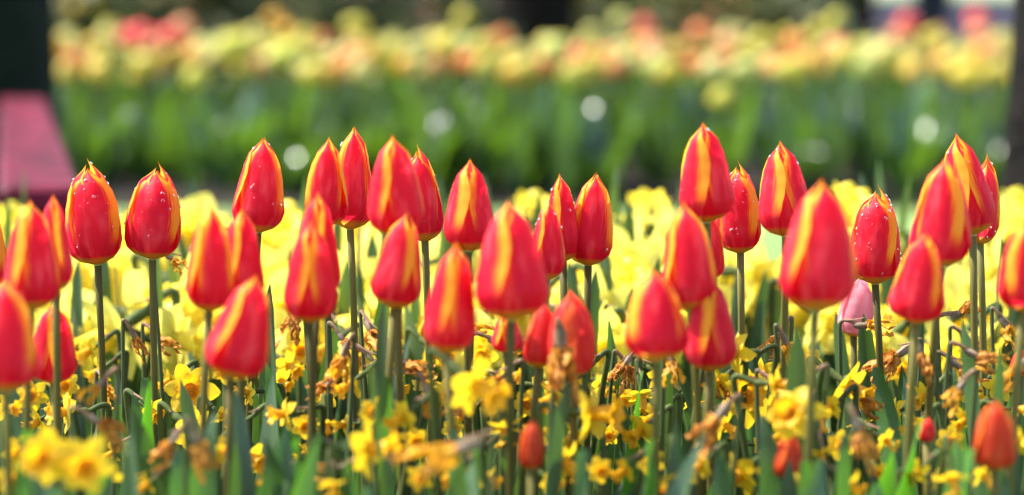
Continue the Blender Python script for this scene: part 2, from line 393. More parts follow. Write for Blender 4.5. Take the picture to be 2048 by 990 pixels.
# ------------------------------------------------------------------ front tulips, placed in the bed from the photograph
# key: tip x, tip y, base x, base y, width, depth, turn, variant, dew, label, short name
TULIPS = [
 ('a', 172, 314, 196, 528, 106, 1.72, 14, 1, 34, 'dewy upright tulip with a peaked tip beside the red bench end', 'the dewy tulip by the bench'),
 ('b', 315, 321, 305, 517, 106, 1.72, -8, 2, 26, 'dewy round-shouldered tulip standing alone right of the bench', 'the lone round-shouldered tulip'),
 ('c', 527, 270, 516, 464, 102, 1.72, 38, 3, 18, 'tall crisp tulip with one diagonal yellow edge, leaning right', 'the tall crisp diagonal-edged tulip'),
 ('d', 657, 273, 650, 452, 84, 1.67, -12, 0, 0, 'slim tulip touching the taller one to its right', 'the slim paired tulip'),
 ('e', 708, 250, 700, 458, 88, 1.71, 20, 6, 10, 'tall pointed tulip on a bare thin stem above yellow daffodils', 'the tall bare-stemmed tulip'),
 ('f', 785, 268, 790, 470, 106, 1.53, 30, 4, 0, 'soft-focus tall tulip with a broad yellow streak', 'the streaked soft tulip'),
 ('g', 833, 287, 850, 483, 74, 1.71, -35, 5, 12, 'crisp narrow tulip half hidden behind the streaked soft tulip', 'the half-hidden crisp tulip'),
 ('h', 940, 315, 936, 502, 98, 1.61, 58, 3, 0, 'solitary tulip with a clear yellow inverted V', 'the solitary V-marked tulip'),
 ('i', 1097, 398, 1092, 561, 68, 1.63, 42, 0, 10, 'small tulip with one yellow lobe, leaning out from a group', 'the small lobed tulip'),
 ('j', 1119, 345, 1126, 523, 66, 1.69, 34, 4, 16, 'dewy slender tulip squeezed between two others', 'the squeezed slender tulip'),
 ('k', 1192, 341, 1176, 530, 92, 1.70, -16, 2, 8, 'smooth broad tulip with a cream streak down its left edge', 'the cream-streaked tulip'),
 ('l', 1406, 242, 1414, 443, 106, 1.60, -28, 5, 4, 'highest tulip of the bed, deep red with one thin yellow edge', 'the highest tulip'),
 ('m', 1474, 319, 1481, 506, 84, 1.72, -10, 1, 46, 'slim heavily dewy tulip with a rounded top, beside the highest tulip', 'the slim dewy tulip'),
 ('n', 1560, 279, 1572, 472, 104, 1.67, 62, 6, 10, 'wide tulip with two parted pointed tips and bright orange edges', 'the twin-tipped tulip'),
 ('o', 1643, 354, 1630, 622, 145, 1.38, 24, 4, 0, 'largest blurred tulip, very close, with two yellow streaks', 'the largest blurred tulip'),
 ('p', 1754, 366, 1750, 567, 96, 1.72, 26, 1, 60, 'tulip thickly covered in dewdrops on a green stem', 'the thickly dewy tulip'),
 ('q', 1850, 460, 1832, 646, 106, 1.48, -30, 0, 0, 'blurred mid-height tulip with a yellow edge curving down its right side', 'the curved-edge tulip'),
 ('r', 1890, 312, 1882, 532, 116, 1.55, -26, 3, 0, 'tall soft tulip in front of the V-marked pair', 'the tall soft tulip'),
 ('s', 1912, 264, 1946, 470, 100, 1.66, 60, 6, 6, 'tall tulip with a bold yellow V below its peaked tip', 'the bold V tulip'),
 ('t', 1974, 305, 1960, 489, 62, 1.72, 36, 2, 22, 'narrow dewy tulip tucked behind the bold V tulip', 'the tucked narrow tulip'),
 ('u', 2048, 438, 2046, 622, 100, 1.46, 5, 2, 0, 'plain red tulip cut by the frame, before the brown trunk', 'the trunk-side plain tulip'),
 ('v', 60, 396, 62, 620, 104, 1.46, 30, 4, 0, 'blurred tulip with yellow stripes in front of the bench, before its twin', 'the striped blurred tulip'),
 ('w', 106, 385, 112, 582, 70, 1.51, 52, 0, 0, 'narrow orange-tipped tulip tucked behind the striped blurred tulip', 'the narrow orange-tipped tulip'),
 ('x', 8, 552, 12, 782, 134, 1.35, -18, 5, 0, 'low close tulip cut by the frame edge below the bench', 'the low cut-off tulip'),
 ('y', 108, 603, 106, 766, 94, 1.55, 46, 3, 0, 'low red-orange tulip behind a stem, under the narrow orange-tipped tulip', 'the low tulip behind a stem'),
 ('z', -34, 388, -30, 580, 96, 1.70, 20, 2, 0, 'crisp tulip showing only its right edge at the frame', 'the edge tulip'),
 ('aa', 422, 407, 418, 622, 92, 1.46, 40, 6, 0, 'blurred orange-edged tulip, the front one of a close pair', 'the front orange-paired tulip'),
 ('ab', 484, 412, 478, 612, 88, 1.50, 48, 0, 0, 'blurred tulip with orange left edge, behind one of a close pair', 'the rear orange-paired tulip'),
 ('ac', 512, 545, 458, 756, 118, 1.41, -22, 5, 0, 'low blurred tulip leaning strongly to the right', 'the strongly leaning tulip'),
 ('ad', 622, 438, 618, 644, 102, 1.47, 60, 3, 0, 'blurred tulip with a long orange flame up its middle', 'the flame-fronted tulip'),
 ('ae', 636, 380, 634, 600, 92, 1.54, 52, 6, 0, 'orange-streaked tulip peeking over the flame-fronted tulip', 'the peeking orange tulip'),
 ('af', 814, 420, 788, 616, 96, 1.51, -30, 0, 0, 'blurred tulip leaning right with a yellow right edge', 'the right-leaning tulip'),
 ('ag', 912, 482, 892, 706, 102, 1.42, 58, 4, 0, 'low blurred tulip with pale tip and orange inverted V', 'the pale-tipped tulip'),
 ('ah', 1016, 398, 1022, 640, 140, 1.41, -34, 1, 0, 'broad blurred tulip with yellow streak right of centre', 'the broad blurred tulip'),
 ('ai', 1366, 400, 1384, 620, 106, 1.49, 38, 4, 0, 'blurred tulip hanging below the highest tulip, orange at left', 'the tulip under the highest one'),
 ('aj', 1305, 535, 1312, 722, 122, 1.40, 2, 2, 0, 'low blurred tulip showing one plain red-pink petal', 'the plain pink-red tulip'),
 ('ak', 1420, 548, 1420, 742, 100, 1.49, 58, 6, 0, 'low orange-edged tulip right of the plain pink-red one', 'the low orange-edged tulip'),
 ('al', 1424, 424, 1412, 560, 62, 1.62, -30, 3, 0, 'mostly hidden tulip showing a yellow edge behind two others', 'the mostly hidden tulip'),
 ('am', 1090, 600, 1076, 736, 66, 1.52, 10, 2, 0, 'short salmon tulip under the broad blurred tulip', 'the short salmon tulip'),
 ('an', 1140, 575, 1146, 752, 92, 1.51, 44, 5, 0, 'salmon tulip behind a dry stem with a withered daffodil in front', 'the dry-stemmed salmon tulip'),
 ('ao', 1012, 622, 1014, 705, 60, 1.58, 40, 3, 0, 'half-hidden small orange-red tulip between thin stems', 'the small tulip between stems'),
 ('ap', 1722, 545, 1707, 673, 66, 1.80, 0, 1, 4, 'pale pink tulip, the only pink one', 'the pale pink tulip'),
 ('aq', 1990, 797, 1988, 937, 88, 1.36, 6, 2, 0, 'orange low tulip on a short stem, the biggest orange bud', 'the biggest orange bud'),
 ('ar', 1580, 857, 1572, 958, 58, 1.43, 40, 0, 0, 'small orange bud low under yellow daffodils', 'the small orange bud'),
 ('as', 1062, 832, 1064, 940, 48, 1.40, 4, 1, 0, 'dull coral narrow bud among the lowest leaves', 'the dull coral bud'),
 ('at', 1856, 832, 1854, 884, 30, 1.50, 8, 1, 0, 'tiny closed coral bud low behind a stem', 'the tiny coral bud'),
 ('au', 2042, 694, 2040, 752, 42, 1.62, 20, 3, 0, 'small bright orange tulip at the frame edge behind a stem', 'the small edge orange tulip'),
]
SPECIAL = {'ap': 'petal_pink', 'aq': 'petal_orange', 'ar': 'petal_orange', 'as': 'petal_orange', 'at': 'petal_salmon', 'au': 'petal_orange', 'am': 'petal_salmon', 'an': 'petal_salmon'}
ANCH = {}
def dew_mesh(fs, n, W, H, rr):
    b = MB()
    tries = 0; made = 0
    while made < n and tries < n * 30:
        tries += 1
        f = rr.choice(fs[:3]) if rr.random() < .8 else rr.choice(fs); u = rr.uniform(.08, .92); v = rr.betavariate(1.6, 1.1) * .9 + .05
        e = .01; p = Vector(f(u, v)); du = Vector(f(u + e, v)) - p; dv = Vector(f(u, v + e)) - p
        S = Vector((W, W, H)); sc_ = lambda q: Vector((q.x * S.x, q.y * S.y, q.z * S.z))
        nn = sc_(du).cross(sc_(dv)); 
        if nn.length < 1e-12: continue
        nn.normalize(); pw = sc_(p)
        if nn.dot(Vector((pw.x, pw.y, 0))) < 0: nn = -nn
        r = rr.choice((.0003, .0003, .0004, .0004, .0005, .0006, .0009, .0012)); x = nn.orthogonal().normalized(); y = nn.cross(x)
        def dome(a, t_):
            th = a * 2 * math.pi; ph = t_ * math.pi
            q = pw + r * (math.sin(ph) * (math.cos(th) * x + math.sin(th) * y) + .42 * math.cos(ph) * nn) + nn * r * .25
            return (q.x / S.x, q.y / S.y, q.z / S.z)
        b.grid(dome, 8, 5); made += 1
    return b.mesh('dew', M['dew'])
TURN = dict(a=(5, 1), b=(-2, 1), c=(12, 0), d=(-10, 4), e=(5, 6), f=(48, 2), g=(0, 5), h=(60, 3), i=(35, 0), j=(50, 2), k=(10, 0), l=(62, 2), m=(-15, 1), n=(60, 3), o=(28, 2), p=(-24, 1), q=(-20, 0), r=(-18, 2), s=(62, 3), t=(20, 5), u=(5, 4),
            v=(50, 2), w=(-50, 6), x=(10, 0), y=(55, 6), z=(10, 0), aa=(30, 2), ab=(55, 0), ac=(40, 0), ad=(60, 3), ae=(-50, 6), af=(-25, 0), ag=(60, 2), ah=(54, 2), ai=(16, 2), aj=(-2, 4), ak=(58, 3), al=(0, 4))
for (key, tx, ty, bx, by, wd, d, turn, var, dew, label, nick) in TULIPS:
    turn, var = TURN.get(key, (turn, var))
    rr = random.Random(hash(key) if False else sum(ord(c) * 31 ** i for i, c in enumerate(key)))
    base = at(bx, by, d); tip = at(tx, ty, d - .004 + rr.uniform(-.006, .006))
    gx = base.x + rr.uniform(-.012, .012) - (tip.x - base.x) * .35; gy = base.y + rr.uniform(-.03, .03)
    root = empty('tulip', (gx, gy, .03)); rl = Vector(root.location)
    tag(root, label, 'tulip', 'tulips in the front flower bed'); ANCH[key] = (nick, (tx + bx) / 2, (ty + by) / 2, d)
    H = (tip - base).length; W = wd * d / FPX
    ax = (tip - base).normalized(); X = (Vector((1, 0, 0)) - ax * ax.x).normalized(); Y = ax.cross(X)
    mat = Matrix((X, Y, ax)).transposed() @ Matrix.Rotation(R(turn), 3, 'Z')
    fl = obj('flower', CORE, root, base - rl); fl.rotation_euler = mat.to_euler(); fl.scale = (W, W, H)
    for pm in PETALS[var][0]:
        po = obj('petal', pm, fl)
        if key in SPECIAL: po.material_slots[0].link = 'OBJECT'; po.material_slots[0].material = M[SPECIAL[key]]
    if dew:
        dd = obj('dew', dew_mesh(PETALS[var][1], int(dew * 2.2), W, H, rr), fl); dd['kind'] = 'stuff'
    pts = stem_pts(Vector((0, 0, -.02)), base - rl + ax * .001, rr)
    obj('stem', MB().tube(pts, [.0026, .0025, .0025, .0024, .0023, .0022, .0022, .0021, .0023], 10, 0).mesh('stem', M['stem']), root)
    add_leaves(root, TL, rr.choice((2, 2, 3)), rr, .75, 1.05, .01)

# leaves that stand out in the photo, each belonging to the nearest tulip: tip x, tip y, depth, foot x, width m, bright, tulip
for (lx, ly, d, fx, wd, kind, key) in [(300, 752, 1.60, 250, .050, 1, 'b'), (268, 790, 1.62, 300, .034, 0, 'b'), (528, 705, 1.66, 640, .040, 1, 'ac'), (545, 745, 1.60, 560, .046, 0, 'ac'),
        (1218, 642, 1.80, 1260, .024, 0, 'k'), (1284, 742, 1.60, 1225, .020, 1, 'aj'), (1352, 835, 1.40, 1390, .046, 0, 'ai'), (1752, 735, 1.66, 1830, .050, 0, 'p'), (1790, 880, 1.45, 1700, .045, 1, 'q'),
        (575, 845, 1.42, 520, .05, 0, 'ac'), (590, 880, 1.38, 660, .045, 1, 'ad'), (950, 900, 1.35, 900, .05, 0, 'ag'), (1165, 900, 1.35, 1200, .045, 0, 'an'), (60, 860, 1.36, 20, .05, 1, 'x'),
        (1500, 700, 1.95, 1500, .022, 0, 'm'), (1528, 600, 2.0, 1535, .014, 0, 'n'), (1640, 920, 1.35, 1600, .045, 0, 'o'), (1910, 870, 1.42, 1930, .05, 0, 'q'), (360, 900, 1.38, 330, .05, 0, 'a'), (1440, 880, 1.38, 1470, .04, 0, 'ak'), (780, 905, 1.36, 800, .045, 0, 'af'),
        (20, 900, 1.28, 60, .05, 0, 'x'), (130, 985, 1.28, 100, .05, 1, 'x'), (215, 905, 1.32, 190, .05, 0, 'v'), (265, 860, 1.36, 245, .04, 0, 'v'), (450, 890, 1.32, 425, .045, 0, 'aa'), (520, 950, 1.3, 545, .05, 1, 'ac'), (625, 930, 1.28, 600, .05, 0, 'ad'), (690, 880, 1.36, 715, .04, 0, 'ad'), (740, 945, 1.3, 700, .05, 0, 'af'), (845, 930, 1.3, 880, .05, 0, 'ag'), (905, 860, 1.38, 925, .04, 0, 'ag'),
        (1000, 935, 1.3, 975, .05, 0, 'ah'), (1230, 930, 1.3, 1260, .05, 0, 'aj'), (1300, 880, 1.36, 1280, .045, 0, 'aj'), (1410, 940, 1.3, 1370, .05, 0, 'ai'), (1500, 900, 1.34, 1530, .05, 0, 'ak'), (1555, 960, 1.3, 1580, .05, 1, 'o'), (1690, 870, 1.36, 1660, .045, 0, 'o'), (1745, 930, 1.3, 1770, .05, 0, 'q'), (1830, 900, 1.34, 1860, .05, 0, 'r'), (1890, 960, 1.3, 1850, .05, 1, 'r'), (1935, 900, 1.34, 1960, .045, 0, 'aq'), (2030, 920, 1.3, 2010, .05, 0, 'u'),
        (340, 960, 1.3, 380, .05, 0, 'a'), (1160, 970, 1.28, 1130, .05, 0, 'an'), (1330, 965, 1.28, 1350, .045, 0, 'ai')]:
    r9 = random.Random(int(lx * 13 + ly))
    if d < 1.345:
        if r9.random() < .34: continue
        ly += r9.uniform(-95, 40); lx += r9.uniform(-30, 30); fx += r9.uniform(-190, 190); wd *= r9.uniform(.75, 1.25); d += r9.uniform(-.03, .10); kind = r9.random() < .22
    tipp = at(lx, ly, d); foot = at(fx, 1500, d); foot.z = .03
    root = None
    for o in bpy.data.objects:
        if o.get('label') and o.name.startswith('tulip') and o['label'] == [t_ for t_ in TULIPS if t_[0] == key][0][10]: root = o; break
    rl = Vector(root.location); b = MB(); rr = random.Random(int(lx * 7 + ly))
    leaf_into(b, foot - rl, (foot + tipp) / 2 - rl + Vector(((foot.x - tipp.x) * .45, rr.uniform(-.02, .02), .04)), tipp - rl, wd, 'tulip', Vector((rr.uniform(-1.1, 1.1), -1, .2)).normalized(), rr.uniform(.3, .8), rr.uniform(-.9, .9), 8, 24, .07, rr.random() * 6)
    obj('leaf', b.mesh('leaf', M['bright_leaf' if kind else 'tulip_leaf']), root)

# ------------------------------------------------------------------ daffodils
def daff_petal(rr, L, Wd, reflex):
    b = MB(); ph = rr.uniform(0, 9); tw = rr.uniform(-.3, .3)
    def f(u, v):
        wv = interp([(0, .35), (.2, .75), (.45, 1), (.7, .86), (.88, .48), (1, .02)], v); x = (u * 2 - 1) * wv * Wd / 2
        r = .1 * L + v * L
        z = reflex * v * v * L + abs(u * 2 - 1) ** 2 * .10 * Wd * wv * math.cos(v * 3 + ph) + .05 * L * noise.noise((u * 2 + ph, v * 2.5, ph)) + tw * x * v
        return (r, x, z)
    b.grid(f, 8, 12); return b
def corona(rr, L, r0, r1, frill):
    b = MB(); ph = rr.uniform(0, 6)
    def f(u, v):
        a = u * 2 * math.pi; fl = max(0, v - .72) / .28
        r = r0 + (r1 - r0) * (v ** 1.6 * .55 + .25 * v) + fl ** 1.5 * (r1 * .32) * (1 + .30 * math.sin(a * 9 + ph) + .22 * math.sin(a * 14 + 1.7 * ph))
        z = v * L - fl * fl * L * .10 * (1 + .8 * math.sin(a * 7 + ph))
        return (r * math.cos(a), r * math.sin(a), z)
    b.grid(f, 56, 14)
    b.grid(lambda u, v: (r0 * 1.25 * v * math.cos(u * 6.2832), r0 * 1.25 * v * math.sin(u * 6.2832), L * .22), 20, 2)
    for i in range(6):
        a = i * 1.047; q = r0 * .42; b.tube([(q * math.cos(a), q * math.sin(a), L * .2), (q * 1.2 * math.cos(a), q * 1.2 * math.sin(a), L * .62)], [r0 * .12, r0 * .2], 6)
    b.tube([(0, 0, L * .2), (0, 0, L * .74), (0, 0, L * .8)], [r0 * .12, r0 * .12, r0 * .26], 6); return b
def neck_mesh(sc_):
    b = MB(); b.tube([(0, 0, -.030 * sc_), (0, 0, -.024 * sc_), (0, 0, -.018 * sc_), (0, 0, -.010 * sc_), (0, 0, .002 * sc_)], [.0022 * sc_, .0042 * sc_, .0040 * sc_, .0028 * sc_, .0050 * sc_], 10)
    return b.mesh('flower', M['daff_stem'])
DV = {}
for size, (L, Wd, cl, r0, r1, pm, cm, sc_) in {'small': (.0185, .0135, .019, .0042, .0085, 'daff_small', 'corona_small', .8), 'big': (.038, .032, .036, .009, .0175, 'daff_big', 'corona_big', 1.3)}.items():
    DV[size] = []
    for k in range(5):
        rr = random.Random(300 + k)
        DV[size].append(([daff_petal(rr, L * rr.uniform(.9, 1.1), Wd * rr.uniform(.88, 1.1), rr.uniform(-.45, .2)).mesh('petal', M[pm]) for _ in range(6)],
                         corona(rr, cl * rr.uniform(.9, 1.1), r0, r1 * rr.uniform(.9, 1.1), 1).mesh('corona', M[cm]), neck_mesh(sc_)))
def spathe_mesh(rr, L):
    b = MB()
    def f(u, v):
        a = (u - .5) * 3.6; r = .0029 * (1 - .75 * v) + .0008 * noise.noise((u * 5, v * 5, rr.random()))
        return (r * math.cos(a) - .002 * v + .006 * v * v, r * math.sin(a), v * L)
    b.grid(f, 8, 10); return b.mesh('sheath', M['spathe'])
SP = [spathe_mesh(random.Random(k), .022 + .005 * k) for k in range(4)]
NUMW = {2: 'two', 3: 'three', 4: 'four', 5: 'five', 6: 'six', 7: 'seven', 8: 'eight', 9: 'nine'}
LABELQ = []            # things whose label is written once everything near them is known
def hook_path(p0, p2, fdir, rr, drop, n=12):
    """stem rising from p0, bent over near its top so that it arrives at p2 travelling along fdir"""
    top = p2 - fdir * drop; m_ = Vector((p0.x * .4 + top.x * .6 + rr.uniform(-.012, .012), p0.y * .4 + top.y * .6, top.z + drop * .65))
    pts = []
    for i in range(n):
        s = i / (n - 1); a = bez(p0, Vector((p0.x * .8 + top.x * .2, p0.y * .8 + top.y * .2, (p0.z + top.z) * .6)), top - Vector((fdir.x, fdir.y, 0)) * drop * .8, s); pts.append(a)
    last = pts[-1]
    for i in range(1, 9):
        s = i / 8; pts.append(bez(last, last + Vector((0, 0, .55 * max(drop, (p2 - last).length))), p2, s))
    for _ in range(2):
        q = [pts[0]]
        for a, b in zip(pts, pts[1:]): q += [a * .75 + b * .25, a * .25 + b * .75]
        pts = q + [pts[-1]]
    return pts[::2] + ([pts[-1]] if len(pts) % 2 == 0 else [])
def facing_dir(f):
    r, u, t_ = f; return Vector((r, -t_, u)).normalized()
def face_matrix(z, roll):
    x = Vector((0, 0, 1)).cross(z); x = x.normalized() if x.length > 1e-3 else Vector((1, 0, 0)); y = z.cross(x)
    return Matrix((x, y, z)).transposed() @ Matrix.Rotation(roll, 3, 'Z')
def daffodil(size, x, y, px, d, face, seed):
    rr = random.Random(seed); P = at(x, y, d); z = facing_dir(face); V = DV[size][seed % 5]
    s = (px * d / FPX) / (.041 if size == 'small' else .083)
    back = P - z * (.024 if size == 'small' else .036) * s
    g = Vector((P.x + rr.uniform(-.03, .03) - z.x * .02, P.y + rr.uniform(-.01, .04), .03))
    root = empty('daffodil', g)
    fl = obj('flower', V[2], root, P - g); fl.rotation_euler = face_matrix(z, rr.uniform(0, 1)).to_euler(); fl.scale = (s, s, s)
    for i, pm in enumerate(V[0]):
        po = obj('petal', pm, fl, (0, 0, .0006 if i % 2 else -.0006)); po.rotation_euler = (0, 0, R(60 * i) + rr.uniform(-.08, .08))
    obj('corona', V[1], fl)
    r_ = .0018 if size == 'small' else .0032
    pts = hook_path(Vector((0, 0, -.02)), back - g, z, rr, .006 if size == 'small' else .016)
    obj('stem', MB().tube(pts, [r_ * (1.25 - .4 * i / (len(pts) - 1)) for i in range(len(pts))], 8).mesh('stem', M['daff_stem']), root)
    so_ = obj('sheath', rr.choice(SP), root, pts[-12]); so_.rotation_euler = face_matrix((pts[-8] - pts[-12]).normalized(), rr.uniform(0, 6)).to_euler(); so_.scale = [.45 if size == 'small' else .8] * 3
    add_leaves(root, DLS if size == 'small' else DL, rr.choice((2, 3)) if size == 'small' else rr.choice((3, 4)), rr, .85, 1.1, .02)
    LABELQ.append((root, size, face, P, px)); return root
C_, Lf, Rt, Dn, DL_, DR_, UPd, BK = (.1, .05, 1), (-1, .0, .45), (1, .0, .45), (.1, -1, .4), (-.7, -.45, .5), (.7, -.45, .5), (.1, .8, .5), (.2, .1, -1)
SMALL = [
 (380, 780, 84, 1.75, (.15, .15, 1)), (382, 857, 72, 1.66, DR_), (133, 824, 62, 1.66, Lf), (77, 842, 50, 1.70, DL_), (62, 790, 52, 1.82, C_), (93, 913, 92, 1.29, (-.2, .05, 1)), (168, 928, 92, 1.29, (.2, 0, 1)),
 (259, 958, 55, 1.40, Dn), (295, 968, 36, 1.42, DL_), (402, 976, 48, 1.42, Dn), (503, 912, 52, 1.56, DR_), (497, 784, 44, 1.72, Lf), (10, 816, 46, 1.62, Rt),
 (702, 766, 56, 1.60, DL_), (570, 828, 52, 1.56, Lf), (746, 822, 46, 1.50, C_), (807, 832, 60, 1.46, DL_), (735, 897, 96, 1.39, Rt), (653, 846, 36, 1.58, Dn), (690, 850, 36, 1.60, Lf), (666, 968, 46, 1.36, Dn),
 (855, 774, 50, 1.70, UPd), (950, 768, 104, 1.38, DR_), (948, 913, 50, 1.52, DL_), (1009, 857, 58, 1.52, Dn), (997, 806, 46, 1.58, C_), (1012, 752, 50, 1.62, Rt), (521, 926, 44, 1.60, C_),
 (1109, 792, 62, 1.60, DL_), (1184, 826, 92, 1.50, Rt), (1283, 860, 62, 1.60, DL_), (1283, 790, 58, 1.70, Dn), (1128, 925, 74, 1.49, DR_), (1355, 956, 66, 1.40, Dn), (1472, 707, 70, 1.62, Lf),
 (1489, 792, 90, 1.66, (.1, .25, 1)), (1438, 762, 52, 1.64, DL_), (1480, 948, 78, 1.50, DL_), (1052, 808, 48, 1.62, C_), (1030, 873, 32, 1.66, Dn), (1216, 870, 36, 1.66, C_), (1322, 984, 40, 1.42, C_), (1518, 890, 40, 1.68, Rt),
 (1698, 770, 80, 1.62, DR_), (1588, 826, 88, 1.42, (-.4, .2, .9)), (1552, 768, 62, 1.54, Rt), (1637, 830, 56, 1.50, Dn), (1642, 906, 48, 1.48, Dn), (1904, 954, 64, 1.40, Dn), (1835, 944, 44, 1.44, DL_), (1873, 956, 40, 1.46, Rt),
 (1756, 944, 30, 1.50, C_), (1663, 812, 44, 1.58, DL_), (2028, 818, 40, 1.60, Rt), (1790, 820, 40, 1.70, Lf), (905, 858, 36, 1.62, C_), (610, 905, 36, 1.62, DL_), (1245, 800, 44, 1.78, C_), (1385, 800, 40, 1.74, DR_), (225, 905, 36, 1.64, DL_), (445, 830, 40, 1.72, DR_),
 (1160, 745, 56, 1.72, DL_), (1080, 770, 50, 1.74, Rt), (1540, 830, 46, 1.72, C_), (1720, 850, 44, 1.74, Dn), (790, 770, 46, 1.76, DR_), (650, 790, 44, 1.76, C_), (930, 830, 44, 1.74, DL_),
 (40, 905, 60, 1.5, C_), (200, 740, 44, 1.85, DL_), (450, 740, 44, 1.8, C_), (560, 760, 44, 1.82, DR_), (600, 700, 60, 1.9, C_), (660, 690, 60, 1.92, DL_), (870, 700, 60, 1.95, DR_), (960, 710, 54, 1.8, C_), (1200, 770, 44, 1.8, DR_), (1310, 830, 44, 1.66, DL_),
 (1420, 720, 50, 1.8, C_), (1530, 745, 46, 1.75, DL_), (1615, 720, 46, 1.85, C_), (1850, 790, 50, 1.66, DL_), (1800, 740, 50, 1.85, C_), (1900, 720, 60, 1.95, DR_), (1950, 800, 46, 1.7, C_), (550, 960, 52, 1.44, DL_), (840, 955, 44, 1.44, C_), (1100, 960, 44, 1.46, DR_), (1250, 940, 44, 1.46, DL_), (1600, 975, 44, 1.4, C_), (1700, 970, 50, 1.4, DR_), (340, 760, 44, 1.8, DL_), (30, 960, 60, 1.38, C_), (130, 770, 50, 1.75, C_), (180, 700, 50, 1.9, DL_), (300, 820, 46, 1.68, DR_), (455, 900, 50, 1.5, C_), (480, 850, 44, 1.62, DL_), (610, 850, 46, 1.6, C_), (575, 730, 50, 1.85, DR_), (720, 720, 54, 1.85, C_), (780, 850, 46, 1.58, DR_), (830, 880, 44, 1.5, C_), (895, 790, 50, 1.66, C_), (905, 950, 46, 1.42, DL_), (975, 955, 44, 1.44, DR_), (1070, 870, 44, 1.56, C_),
 (1150, 870, 44, 1.58, DL_), (1200, 940, 44, 1.46, C_), (1320, 750, 50, 1.8, DR_), (1300, 920, 46, 1.48, C_), (1400, 930, 44, 1.46, DL_), (1450, 850, 48, 1.6, DR_), (1540, 940, 46, 1.46, C_), (1560, 870, 46, 1.56, DL_), (1680, 890, 46, 1.52, C_), (1770, 880, 44, 1.54, DR_), (1830, 850, 46, 1.58, DL_), (1900, 880, 48, 1.54, C_), (1965, 950, 46, 1.44, DR_), (2035, 880, 50, 1.5, Lf), (2000, 770, 50, 1.7, C_), (1930, 840, 44, 1.6, DL_),
]
for i, (x, y, px, d, f) in enumerate(SMALL): daffodil('small', x, y, px * 1.38, d, f, i + 11)
BIG = [
 (165, 560, 150, 2.15, Rt), (150, 655, 165, 2.05, Lf), (225, 590, 170, 2.20, C_), (262, 530, 160, 2.35, UPd), (370, 478, 150, 2.45, C_), (330, 545, 170, 2.30, DL_), (300, 630, 170, 2.10, Rt), (385, 600, 170, 2.15, DR_), (220, 670, 150, 2.00, DL_), (420, 545, 150, 2.4, Lf), (150, 600, 140, 2.3, UPd),
 (440, 650, 150, 2.12, C_), (545, 505, 160, 2.35, UPd), (560, 580, 170, 2.20, C_), (500, 600, 160, 2.3, DR_), (540, 670, 150, 2.05, DL_), (620, 560, 160, 2.4, C_), (640, 660, 160, 2.05, Rt), (725, 485, 160, 2.40, UPd), (735, 545, 175, 2.25, Lf), (700, 610, 170, 2.15, C_), (765, 640, 160, 2.05, DR_), (860, 560, 165, 2.30, Lf),
 (850, 630, 160, 2.15, Rt), (905, 545, 120, 2.5, UPd), (920, 640, 150, 2.1, C_), (960, 590, 150, 2.35, DL_), (1060, 455, 110, 2.55, UPd), (1040, 560, 150, 2.3, C_), (1080, 600, 160, 2.2, Rt), (1145, 590, 160, 2.35, DL_), (1292, 462, 125, 2.45, (.1, .75, -.5)), (1262, 530, 150, 2.35, Lf), (1235, 560, 170, 2.20, C_), (1215, 640, 165, 2.05, DL_), (1310, 545, 165, 2.30, Rt),
 (1275, 620, 165, 2.12, DR_), (1195, 520, 140, 2.5, UPd), (1390, 560, 150, 2.35, C_), (1475, 560, 150, 2.25, DR_), (1512, 545, 130, 2.2, Rt), (1684, 445, 120, 2.30, (.2, .85, .4)), (1725, 478, 130, 2.35, C_), (1690, 490, 140, 2.45, Lf), (1600, 620, 140, 2.3, DL_), (1640, 560, 140, 2.45, C_), (1790, 570, 140, 2.45, Rt),
 (1820, 650, 150, 2.05, Lf), (1905, 570, 165, 2.30, DL_), (1925, 640, 165, 2.12, C_), (1985, 560, 170, 2.25, Rt), (2020, 640, 165, 2.10, DL_), (2030, 460, 125, 2.45, UPd), (2012, 490, 150, 2.35, C_), (1860, 600, 140, 2.4, C_), (1960, 700, 130, 1.98, DR_), (1345, 620, 140, 2.2, C_), (1180, 680, 130, 2.0, DR_),
 (470, 590, 130, 2.45, C_), (500, 690, 120, 1.98, C_), (590, 640, 130, 2.3, DL_), (670, 560, 130, 2.5, C_), (800, 570, 140, 2.4, C_), (810, 690, 120, 2.0, DL_), (880, 690, 120, 2.1, C_), (980, 640, 130, 2.2, DR_), (1000, 540, 130, 2.5, UPd), (1110, 650, 130, 2.1, C_), (1150, 530, 120, 2.55, C_), (1250, 690, 120, 1.98, C_),
 (1300, 480, 120, 2.5, DR_), (1420, 620, 130, 2.2, DL_), (1500, 640, 120, 2.3, C_), (1660, 640, 130, 2.15, DR_), (1720, 600, 130, 2.35, C_), (1760, 690, 120, 2.0, DL_), (1860, 690, 120, 2.05, C_), (1940, 510, 130, 2.5, UPd), (100, 700, 120, 2.0, C_), (60, 600, 130, 2.3, Rt), (280, 580, 130, 2.4, C_), (350, 680, 120, 2.0, Rt), (430, 500, 110, 2.5, UPd), (640, 500, 120, 2.5, C_), (20, 480, 110, 2.5, UPd), (560, 625, 130, 2.1, C_), (720, 690, 120, 1.97, DR_), (670, 640, 120, 2.1, C_), (860, 665, 120, 2.0, C_), (1030, 625, 130, 2.1, DL_), (1210, 700, 120, 1.95, C_), (1240, 600, 130, 2.1, UPd), (1290, 680, 120, 1.98, DR_), (1140, 700, 110, 1.95, DL_), (960, 690, 110, 1.97, C_), (1900, 690, 120, 1.97, DL_), (2010, 700, 120, 1.98, C_),
]
for i, (x, y, px, d, f) in enumerate(BIG): daffodil('big', x, y, px * 1.38, d, f, i + 211)

